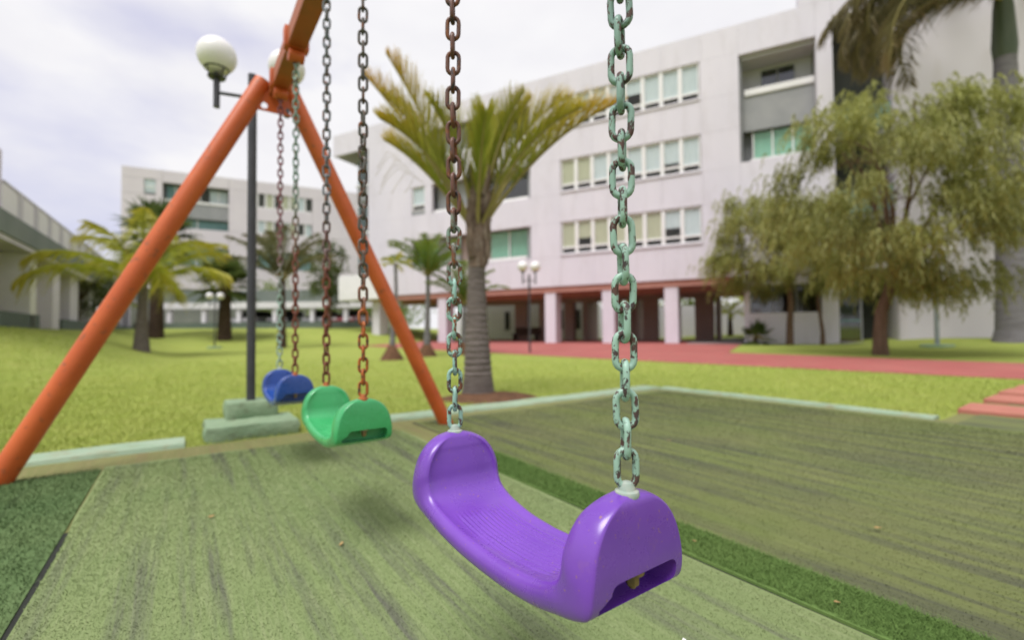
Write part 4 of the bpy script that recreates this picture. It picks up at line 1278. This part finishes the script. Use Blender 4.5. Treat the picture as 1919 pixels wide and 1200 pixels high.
# ---- the large triangle palm
def big_palm():
    x0, y0 = -0.40, 5.40
    root = empty('palm_tree', (x0, y0, 0))
    tag(root, 'large palm with upright orange tipped fronds beside the kerb', 'palm tree')
    m = MB()
    rings_trunk(m, [(0, 0, -0.05), (0, 0, 0.25), (-0.01, 0, 0.8), (-0.01, 0.0, 1.35), (0, 0, 1.66)], [0.205, 0.165, 0.130, 0.103, 0.092], 22, 0.055, 0.045)
    m.build('trunk', M['bark_palm'], root, smooth=True)
    rg = random.Random(3)
    # boots: old leaf bases wrapped round the upper trunk, in three ranks
    m = MB()
    for k in range(22):
        a = k * 2.094 + rg.uniform(-.25, .25)
        z = 1.55 + 0.038 * k
        r_ = 0.082 + 0.012 * math.sin(k)
        top = Vector((math.cos(a) * (r_ + .045), math.sin(a) * (r_ + .045), z + 0.36))
        bot = Vector((math.cos(a) * (r_ - .02), math.sin(a) * (r_ - .02), z))
        m.poly_tube([bot, bot.lerp(top, .5) + Vector((math.cos(a) * .02, math.sin(a) * .02, 0)), top], [0.065, 0.055, 0.028], 7)
    m.poly_tube([(0, 0, 1.5), (0, 0, 1.9), (0, 0, 2.3)], [0.105, 0.11, 0.05], 14)
    m.build('leaf_bases', M['fibre'], root, smooth=True)
    specs = [  # azimuth from +Y clockwise, elevation, length, bend, dryness
        (-84, 60, 2.35, 0.22, .75), (-98, 68, 2.25, 0.20, .65), (-62, 52, 1.95, .40, .45), (-116, 64, 1.75, .55, .4),
        (86, 64, 2.25, .95, .55), (74, 74, 2.15, .90, .4), (102, 54, 2.15, .75, .7), (64, 80, 1.85, .6, .25),
        (25, 76, 1.60, .8, .15), (-150, 74, 1.45, .9, .2),
        (170, 66, 1.35, 1.0, .1), (124, 60, 1.75, 1.05, .35), (-135, 56, 1.55, .95, .4), (95, 82, 1.70, .5, .2)]
    for az_, el_, L_, bd, dr in specs:
        lb, tb = LB(), MB()
        a = R(az_)
        pinnate_frond(lb, tb, (math.sin(a) * .05, math.cos(a) * .05, 1.95), a, R(el_), L_, bd, 0.47, 96, rg, 0.54, (0.02, min(1, dr * 1.35)), 0.26, 0.028, 0.06, 0.33, 0.92, 0.024)
        rc = tb.build('frond', M['petiole'], root, smooth=True)
        lb.build('leaflets', M['leaf_palm'], rc)
    # fine dangling threads at the left
    m = MB()
    for k in range(7):
        p = Vector((-0.62 - .05 * k, -0.05, 2.5 + .05 * k))
        e = rg.uniform(.4, .8)
        m.poly_tube([p, p + Vector((-.25 * e, 0, .06)), p + Vector((-.42 * e, 0, -.08)), p + Vector((-.52 * e, 0, -.3 * e))], 0.0025, 4)
    m.build('leaf_threads', M['petiole'], root)
    return root
big_palm()
sp = MB()
ring = []
rg = random.Random(9)
for k in range(28):
    a = 2 * math.pi * k / 28
    rr_ = rg.uniform(.48, .62)
    ring.append((rr_ * 1.15 * math.cos(a), rr_ * .8 * math.sin(a)))
sp.add([(0, 0, .06)] + [(x * .5, y * .5, .05 + rg.uniform(-.01, .01)) for x, y in ring] + [(x, y, -0.01) for x, y in ring],
       [(0, 1 + k, 1 + (k + 1) % 28) for k in range(28)] + [(1 + k, 29 + k, 29 + (k + 1) % 28, 1 + (k + 1) % 28) for k in range(28)])
so_ = sp.build('soil_patch', M['soil'], smooth=True)
so_.location = (-0.30, 5.30, 0.0); so_.rotation_euler = (0, 0, R(20))
tag(so_, 'bare brown soil around the foot of the large palm', 'soil', kind='structure')

def palm(x, y, label, trunk, rad, fronds, leafmat, bark, seed, Lf=2.4, el=(20, 70), bend=(1.0, 1.6), leaf=0.5, n=40, dry=(0, .4), vup=0.1, w=0.04, spread=.6, droop=.25, soil=False, group='palms on the lawn', fwd=.55):
    root = empty('palm_tree', (x, y, tz(x, y)))
    tag(root, label, 'palm tree', group)
    rg = random.Random(seed)
    m = MB()
    rings_trunk(m, trunk, rad, 14, 0.14, 0.035)
    m.build('trunk', M[bark], root, smooth=True)
    top = trunk[-1]
    for k in range(fronds):
        lb, tb = LB(), MB()
        az_ = 2 * math.pi * (k * 0.381966 + rg.uniform(-.05, .05))
        t = k / max(1, fronds - 1)
        pinnate_frond(lb, tb, (top[0], top[1], top[2] - 0.06), az_, R(el[1] + (el[0] - el[1]) * t + rg.uniform(-5, 5)), Lf * rg.uniform(.85, 1.1),
                      bend[0] + (bend[1] - bend[0]) * rg.random(), leaf, n, rg, vup, dry, 0.15, w, droop, spread, fwd, 0.016 * Lf / 1.5)
        rc = tb.build('frond', M['petiole'], root, smooth=True)
        lb.build('leaflets', M[leafmat], rc)
    if soil:
        MB().lathe([(0.36, -0.05), (0.30, 0.06), (0.14, 0.32), (0.08, 0.42)], 14).build('soil_mound', M['soil'], root, smooth=True)
    return root
palm(-12.77, 16.0, 'yellow green palm with long arching fronds on the left lawn', [(0, 0, -.1), (0, 0, .6), (.02, 0, 1.4), (.03, 0, 2.3)], [.27, .2, .15, .13], 15, 'leaf_yellow', 'bark_palm', 21,
     3.2, (28, 76), (1.2, 1.8), .8, 72, (0, .45), .05, .085, .5, .8)
palm(-10.9, 22.0, 'grey green palm with recurved fronds behind the blue swing', [(0, 0, -.1), (0, 0, 1.2), (0, 0, 3.2)], [.22, .15, .13], 15, 'leaf_grey', 'bark_dark', 22,
     3.3, (42, 80), (.9, 1.6), .75, 60, (0, .35), .1, .08, .5, .4)
palm(-3.30, 12.75, 'thin young palm with a small yellow tuft, left of two', [(0, 0, -.1), (.02, 0, .9), (.12, 0, 1.9), (.10, 0, 2.65)], [.11, .06, .05, .045], 9, 'leaf_yellow', 'bark_grey', 23,
     .55, (10, 70), (1.0, 1.8), .16, 18, (.2, .7), .1, .03, .5, .3, True)
palm(-2.63, 14.3, 'thin young palm with a tall bright green crown', [(0, 0, -.1), (.02, 0, .9), (.04, 0, 1.7), (.05, 0, 2.5)], [.13, .09, .07, .06], 16, 'leaf_bright', 'bark_grey', 24,
     1.6, (35, 86), (.5, 1.5), .5, 44, (0, .3), .2, .045, .4, .4, True)
palm(-1.55, 14.9, 'bright young palm half hidden behind the large palm trunk', [(0, 0, -.1), (.0, 0, .8), (.02, 0, 1.6)], [.12, .08, .06], 14, 'leaf_bright', 'bark_grey', 25,
     1.5, (45, 88), (.5, 1.3), .45, 40, (0, .3), .2, .045, .4, .4, True)
palm(*FB(3.9, 13.0), 'small palm beyond the passage under the building', [(0, 0, -.1), (0, 0, .7), (0, 0, 1.5)], [.2, .15, .12], 13, 'leaf_yellow', 'bark_dark', 26,
     1.5, (10, 75), (1.0, 1.6), .4, 26, (0, .3), .1, .05, .5, .3, group='palms behind the building')

def fan_palm(x, y, label, h, rt, nl, Rl, leafmat, seed, zr=(0.3, 1.0), group='palms on the lawn'):
    root = empty('palm_tree', (x, y, tz(x, y)))
    tag(root, label, 'palm tree', group)
    rg = random.Random(seed)
    m = MB(); rings_trunk(m, [(0, 0, -.1), (0, 0, h * .5), (0.05, 0, h)], [rt * 1.25, rt, rt * .9], 14, 0.2, 0.05)
    m.build('trunk', M['bark_dark'], root, smooth=True)
    for k in range(nl):
        a = 2 * math.pi * (k * .381966) + rg.uniform(-.2, .2)
        e = R(80 - 120 * (k / nl) + rg.uniform(-10, 10))
        d = Vector((math.cos(e) * math.cos(a), math.cos(e) * math.sin(a), math.sin(e)))
        p0 = Vector((0.05, 0, h - .1)); p1 = p0 + d * Rl * rg.uniform(.5, .65)
        rc = MB().poly_tube([p0, p0.lerp(p1, .5) + Vector((0, 0, .08)), p1], [.03, .02, .014], 6).build('petiole', M['petiole'], root, smooth=True)
        lb = LB()
        up = Vector((0, 0, 1)); sd = d.cross(up); sd = sd.normalized() if sd.length > .05 else Vector((1, 0, 0))
        nm = sd.cross(d).normalized()
        for q in range(26):
            an = R(-125 + 250 * q / 25)
            dd = (d * math.cos(an) + sd * math.sin(an) + nm * .12).normalized()
            lb.blade(p1, dd, dd.cross(nm).normalized(), Rl * .62 * rg.uniform(.85, 1.1) * (0.75 + .25 * math.cos(an)), .12 * Rl, 0, rg.uniform(0, .3), .25 * rg.uniform(.5, 1.5))
        lb.build('fan_leaf', M[leafmat], rc)
    return root
fan_palm(-20.0, 26.1, 'tall dark fan palm behind the yellow green palm', 5.9, .30, 26, 2.0, 'leaf_dark', 31)
fan_palm(-16.1, 26.0, 'short bushy fan palm with a dark trunk', 3.2, .30, 30, 1.75, 'leaf_tree', 32)
fan_palm(*FB(5.25, -1.2), 'low spiky fan plant against the white ground floor wall', 0.35, .08, 14, .75, 'leaf_tree', 33, group='plants by the building')

# ---- royal palm at the right edge
def royal():
    x, y = 15.11, 13.96
    root = empty('palm_tree', (x, y, tz(x, y)))
    tag(root, 'tall royal palm with smooth grey trunk at the right edge', 'palm tree')
    m = MB(); rings_trunk(m, [(0, 0, -.2), (0, 0, .35), (0, 0, 2.5), (0, 0, 5), (0, 0, 8.7)], [.56, .43, .37, .34, .26], 24, 0.22, 0.012)
    m.build('trunk', M['bark_grey'], root, smooth=True)
    MB().poly_tube([(0, 0, 8.65), (0, 0, 9.0), (0, 0, 10.2), (0, 0, 10.9)], [.27, .30, .24, .15], 18).build('crownshaft', M['shaft'], root, smooth=True)
    rg = random.Random(41)
    sp = [(-100, 38, 1.9), (-80, 30, 2.1), (-120, 22, 2.0), (-92, 50, 2.1), (-62, 40, 2.0), (-140, 45, 1.9), (180, 40, 2.0), (150, 55, 1.9), (-105, 8, 1.9), (-85, 12, 2.2),
          (120, 45, 2), (90, 40, 2), (60, 50, 2), (20, 55, 2), (-20, 50, 2), (-45, 60, 2), (-110, 65, 2.1), (-96, 20, 2.6), (-88, 36, 2.8), (-104, 30, 2.7), (-76, 22, 2.6), (-92, 2, 2.3), (-70, 34, 2.7), (-84, 48, 2.9)]
    for az_, el_, bd in sp:
        lb, tb = LB(), MB()
        a = R(az_)
        pinnate_frond(lb, tb, (math.sin(a) * .1, math.cos(a) * .1, 10.75), a, R(el_), rg.uniform(5.0, 6.0), bd + rg.uniform(0, .3), 0.9, 95, rg, -.05, (0, .5), .1, .075, .55, .65, .4, .05)
        rc = tb.build('frond', M['petiole'], root, smooth=True)
        lb.build('leaflets', M['leaf_royal'], rc)
    # a dead brown frond hanging on the left
    lb, tb = LB(), MB()
    pinnate_frond(lb, tb, (-.1, -.1, 10.4), R(-98), R(5), 5.4, 1.9, .7, 70, rg, -.05, (.8, 1), .1, .06, .7, .5, .4, .05)
    rc = tb.build('frond', M['petiole'], root, smooth=True)
    rc['label'] = 'dry brown hanging frond'
    lb.build('leaflets', M['leaf_royal'], rc)
royal()

# ---- weeping bottlebrush-like trees
def weeping(x, y, label, trunk_pts, trunk_r, cz, rx, rz, nstr, seed, leafmat='leaf_weep', cx=0.0, group='weeping trees by the building'):
    root = empty('weeping_tree', (x, y, tz(x, y)))
    tag(root, label, 'tree', group)
    rg = random.Random(seed)
    m = MB()
    m.poly_tube(trunk_pts, trunk_r, 12)
    fork = Vector(trunk_pts[-1]); fr = trunk_r[-1]
    tips = []
    c = Vector((cx, 0, cz))
    nb = 9
    for k in range(nb):
        a = 2 * math.pi * k / nb + rg.uniform(-.3, .3)
        e = rg.uniform(.25, 1.3)
        t = c + Vector((math.cos(a) * math.cos(e) * rx * .75, math.sin(a) * math.cos(e) * rx * .75, math.sin(e) * rz * .8))
        mid = fork.lerp(t, .45) + Vector((rg.uniform(-.2, .2), rg.uniform(-.2, .2), rg.uniform(.1, .35)))
        m.poly_tube([fork - Vector((0, 0, .1)), mid, t], [fr * .62, fr * .36, fr * .1], 8)
        for q in range(4):
            s = mid.lerp(t, rg.uniform(.1, .9))
            t2 = s + Vector((rg.uniform(-1, 1) * rx * .4, rg.uniform(-1, 1) * rx * .4, rg.uniform(-.2, .6) * rz * .4))
            m.poly_tube([s, s.lerp(t2, .5) + Vector((0, 0, .12)), t2], [fr * .2, fr * .12, fr * .04], 6)
    m.build('trunk', M['bark_tree'], root, smooth=True)
    # clumps of hanging shoots
    lb = LB()
    clumps = []
    while len(clumps) < 60:
        v = Vector((rg.uniform(-1, 1), rg.uniform(-1, 1), rg.uniform(-.75, 1)))
        if .35 < v.length < 1.0 and rg.random() < .55 + .45 * v.length:
            clumps.append((c + Vector((v.x * rx, v.y * rx, v.z * rz)), rg.uniform(.35, .62) * rx * .42, rg.uniform(0, .75)))
    per = nstr // len(clumps)
    for cc, cr, cd in clumps:
        for k in range(per):
            p = cc + Vector((rg.gauss(0, 1) * cr * .6, rg.gauss(0, 1) * cr * .6, rg.gauss(0, 1) * cr * .4))
            out = (p - c); out.z = 0
            out = out.normalized() if out.length > .01 else Vector((1, 0, 0))
            L = rg.uniform(.35, .85)
            for s in range(13):
                t = s / 13
                q = p + out * (.25 * L * t) + Vector((0, 0, .12 * L * t - L * .75 * t * t))
                an = rg.uniform(0, 6.283)
                d = Vector((math.cos(an) * .7, math.sin(an) * .7, -.35 - .5 * t)).normalized()
                sd = Vector((-math.sin(an), math.cos(an), rg.uniform(-.5, .5))).normalized()
                lb.blade(q, d, sd, rg.uniform(.09, .17), .05, cd * rg.uniform(.3, 1), cd, .2, 1)
    crown = lb.build('crown', M[leafmat], root)
    return root
weeping(9.33, 11.78, 'large weeping olive tree with a forked brown trunk by the path', [(0, 0, -.1), (.0, 0, .5), (.05, 0, 1.1), (.22, 0, 1.55), (.40, 0, 2.05)], [.19, .15, .135, .12, .10], 4.0, 2.75, 3.0, 4300, 51, cx=0.25)
weeping(10.75, 18.0, 'smaller weeping olive tree left of the large one', [(0, 0, -.1), (.02, 0, .8), (.08, 0, 1.6), (0.05, 0, 2.4)], [.14, .12, .10, .08], 3.85, 2.4, 2.3, 3100, 52, cx=-.5)

def leafy_tree(x, y, label, h, cr, czr, seed, leafmat='leaf_tree', n=2600, leaf=.22, group='trees behind the lawn', bark='bark_tree', name='leafy_tree'):
    root = empty(name, (x, y, tz(x, y)))
    tag(root, label, 'tree', group)
    rg = random.Random(seed)
    m = MB(); m.poly_tube([(0, 0, -.2), (.05, 0, h * .35), (0, .05, h * .65)], [.05 * h * .5, .04 * h * .5, .02 * h * .5], 10)
    c = Vector((0, 0, h - czr))
    for k in range(7):
        a = k * .9; t = c + Vector((math.cos(a) * cr * .7, math.sin(a) * cr * .7, rg.uniform(-.3, .6) * czr))
        m.poly_tube([(0, 0, h * .35), Vector((0, 0, h * .45)).lerp(t, .5), t], [.012 * h, .008 * h, .003 * h], 6)
    m.build('trunk', M[bark], root, smooth=True)
    lb = LB()
    cl = []
    while len(cl) < 30:
        v = Vector((rg.uniform(-1, 1), rg.uniform(-1, 1), rg.uniform(-.9, 1)))
        if .3 < v.length < 1: cl.append((c + Vector((v.x * cr, v.y * cr, v.z * czr)), rg.uniform(.2, .36) * cr, rg.uniform(0, .6)))
    for cc, r_, cd in cl:
        for k in range(n // 30):
            p = cc + Vector((rg.gauss(0, .6), rg.gauss(0, .6), rg.gauss(0, .5))) * r_
            d = Vector((rg.gauss(0, 1), rg.gauss(0, 1), rg.gauss(-.2, .7))).normalized()
            sd = d.cross(Vector((rg.gauss(0, 1), rg.gauss(0, 1), rg.gauss(0, 1)))).normalized()
            lb.blade(p, d, sd, leaf * rg.uniform(.7, 1.3), leaf * .6, cd * .5, cd, .1, 1)
    lb.build('crown', M[leafmat], root)
    return root
leafy_tree(-22.5, 24.0, 'small dark tree in front of the covered walkway', 4.0, 1.6, 1.6, 61, 'leaf_dark', 2000, .24)
leafy_tree(-12.6, 32.0, 'green tree behind the building corner', 6.2, 1.5, 2.4, 62, 'leaf_tree', 2400, .26)
back = [('round green tree behind the boundary wall at its left end', -10, 20, 'leaf_bright'), ('olive tree behind the boundary wall, second from the left', -4.5, 21, 'leaf_weep'),
        ('bright green tree behind the boundary wall between the columns', 1.0, 20.5, 'leaf_bright'), ('yellow green tree beyond the passage, behind the small palm', 6.0, 22, 'leaf_yellow'),
        ('dark tree at the right end of the boundary wall', 11.5, 21, 'leaf_tree')]
for k, (lab, s, yy, lm) in enumerate(back):
    leafy_tree(*FB(s, yy), lab, 4.2 + .5 * (k % 3), 2.4, 1.8, 70 + k, lm, 1500, .34, 'trees beyond the building')
for k, (x, y, lab) in enumerate(((-24, 49, 'dense shrub tree behind the white parked car'), (-18, 50, 'dense shrub tree behind the silver parked car'), (-12, 50, 'dense shrub tree behind the red parked car'))):
    leafy_tree(x, y, lab, 5.0, 3.2, 2.4, 80 + k, 'leaf_bright', 1500, .4, 'shrubs behind the parking shelter')

# thin leaning stem by the pier
stm = empty('young_tree', (*FB(7.55, -0.75), tz(*FB(7.55, -0.75))))
tag(stm, 'thin bare crooked stem before the white pier', 'tree')
MB().poly_tube([(0, 0, -.1), (.02, 0, .5), (-.05, 0, 1.0), (-.14, 0, 1.7), (-.1, 0, 2.3)], [.1, .07, .06, .05, .03], 8).build('trunk', M['bark_tree'], stm, smooth=True)
lb = LB(); rg = random.Random(3)
for k in range(160):
    d = Vector((rg.gauss(0, 1), rg.gauss(0, 1), rg.gauss(.2, .6))).normalized()
    lb.blade(Vector((-.1, 0, 2.3)) + d * rg.uniform(.05, .4), d, d.cross(Vector((.3, .5, 1))).normalized(), .16, .07, 0, rg.uniform(0, .5), .2, 1)
lb.build('crown', M['leaf_weep'], stm)

# ================================================================== lawn blades near the play area
def lawn_blades(n):
    x = rng.uniform(-9, 9, n); y = 2.4 + rng.power(0.75, n) * 11.0
    x = x * (y / 8.0)
    a = x * CP + y * SP; b = -x * SP + y * CP
    inside = ((b < 4.06) & (a < 5.12) & ~((b < 4.06) & (b > 3.74) & (a > 0.04) & (a < 1.0))) | ((b < 1.1) & (a < 7.3))
    inside |= (b < 3.76) & (a < 5.12)
    ped = (a > 0.15) & (a < 0.72) & (b > 3.82) & (b < 4.40)
    slab = np.zeros(n, bool)
    for s in (5.5, 6.45, 7.25, 7.85):
        slab |= (a > s - .02) & (a < s + .54) & (b > -.6) & (b < 1.1)
    soil = ((x + .30) / .55) ** 2 + ((y - 5.3) / .42) ** 2 < 1
    pathn = (x + 7.2) * (12.36 - 22.6) - (y - 22.6) * (2.0 + 7.2) < 0
    pathn2 = (x - 2.0) * (6.66 - 12.36) - (y - 12.36) * (7.32 - 2.0) < 0
    onpath = pathn & pathn2
    keep = (rng.random(n) > (y - 4.5) / 9.5) & ~inside & ~ped & ~slab & ~soil & ~onpath & (np.abs(x) < 1.2 * y) & (a < 9.5)
    x, y = x[keep], y[keep]
    n = len(x)
    d = np.hypot(x, y)
    z = terr(x, y) - .004
    h = rng.uniform(.012, .042, n) * (.8 + .05 * d)
    wd = .0016 * (.8 + .25 * d)
    th = rng.uniform(0, 6.283, n); la = rng.uniform(0, 6.283, n); ln = h * rng.uniform(.2, .9, n)
    p0 = np.stack([x - np.cos(th) * wd, y - np.sin(th) * wd, z], 1)
    p1 = np.stack([x + np.cos(th) * wd, y + np.sin(th) * wd, z], 1)
    p2 = np.stack([x + np.cos(la) * ln, y + np.sin(la) * ln, z + h], 1)
    v = np.stack([p0, p1, p2], 1).reshape(-1, 3)
    rv = rng.uniform(.45, 1, n)
    o = link_mesh('grass', np_mesh('grass', v, tri=np.arange(n * 3).reshape(n, 3), mat=M['lawn'], attr=np.stack([rv * .75, rv * .75, rv], 1).ravel()))
    tag(o, 'short blades of lawn grass beyond the kerb', 'grass', kind='stuff')
lawn_blades(240000)

# ================================================================== litter on the turf
rg = random.Random(77)
def litter(a, b, label, size, mat='leaf_litter'):
    m = MB()
    n = 7
    pts = [(0, -1), (.42, -.4), (.5, .2), (.25, .75), (0, 1.1), (-.28, .7), (-.48, .1), (-.38, -.5)]
    vs = [(x * size, y * size, .004 + .35 * size * (x * x) + rg.uniform(0, .2) * size) for x, y in pts]
    vs2 = [(x, y, z - .0012) for x, y, z in vs]
    k = len(vs)
    m.add(vs + vs2, [tuple(range(k)), tuple(reversed(range(k, 2 * k)))] + [(i, i + k, (i + 1) % k + k, (i + 1) % k) for i in range(k)])
    o = m.build('fallen_leaf' if mat == 'leaf_litter' else 'paper_scrap', M[mat])
    o.location = W(a, b, .026); o.rotation_euler = (rg.uniform(-.2, .2), rg.uniform(-.2, .2), rg.uniform(0, 6.28))
    tag(o, label, 'leaf' if mat == 'leaf_litter' else 'paper', 'litter on the turf')
litter(0.95, 0.66, 'small white paper scrap on the faded mat below the purple swing', .012, 'paper')
litter(2.05, 0.62, 'dry leaf on the worn turf nearest the right edge', .016)
litter(1.43, 0.95, 'dry leaf on the fresh green strip right of the purple swing', .012)
litter(1.41, 0.52, 'dry leaf on the fresh green strip near the bottom edge', .010)
litter(0.1, 2.2, 'dry leaf on the faded mat below the green swing', .016)
litter(0.45, 1.65, 'dry leaf in the middle of the faded mat', .012)
litter(-0.6, 2.1, 'dry leaf on the dark turf left of the faded mat', .014)
litter(2.6, 1.9, 'dry leaf in the middle of the worn turf', .018)
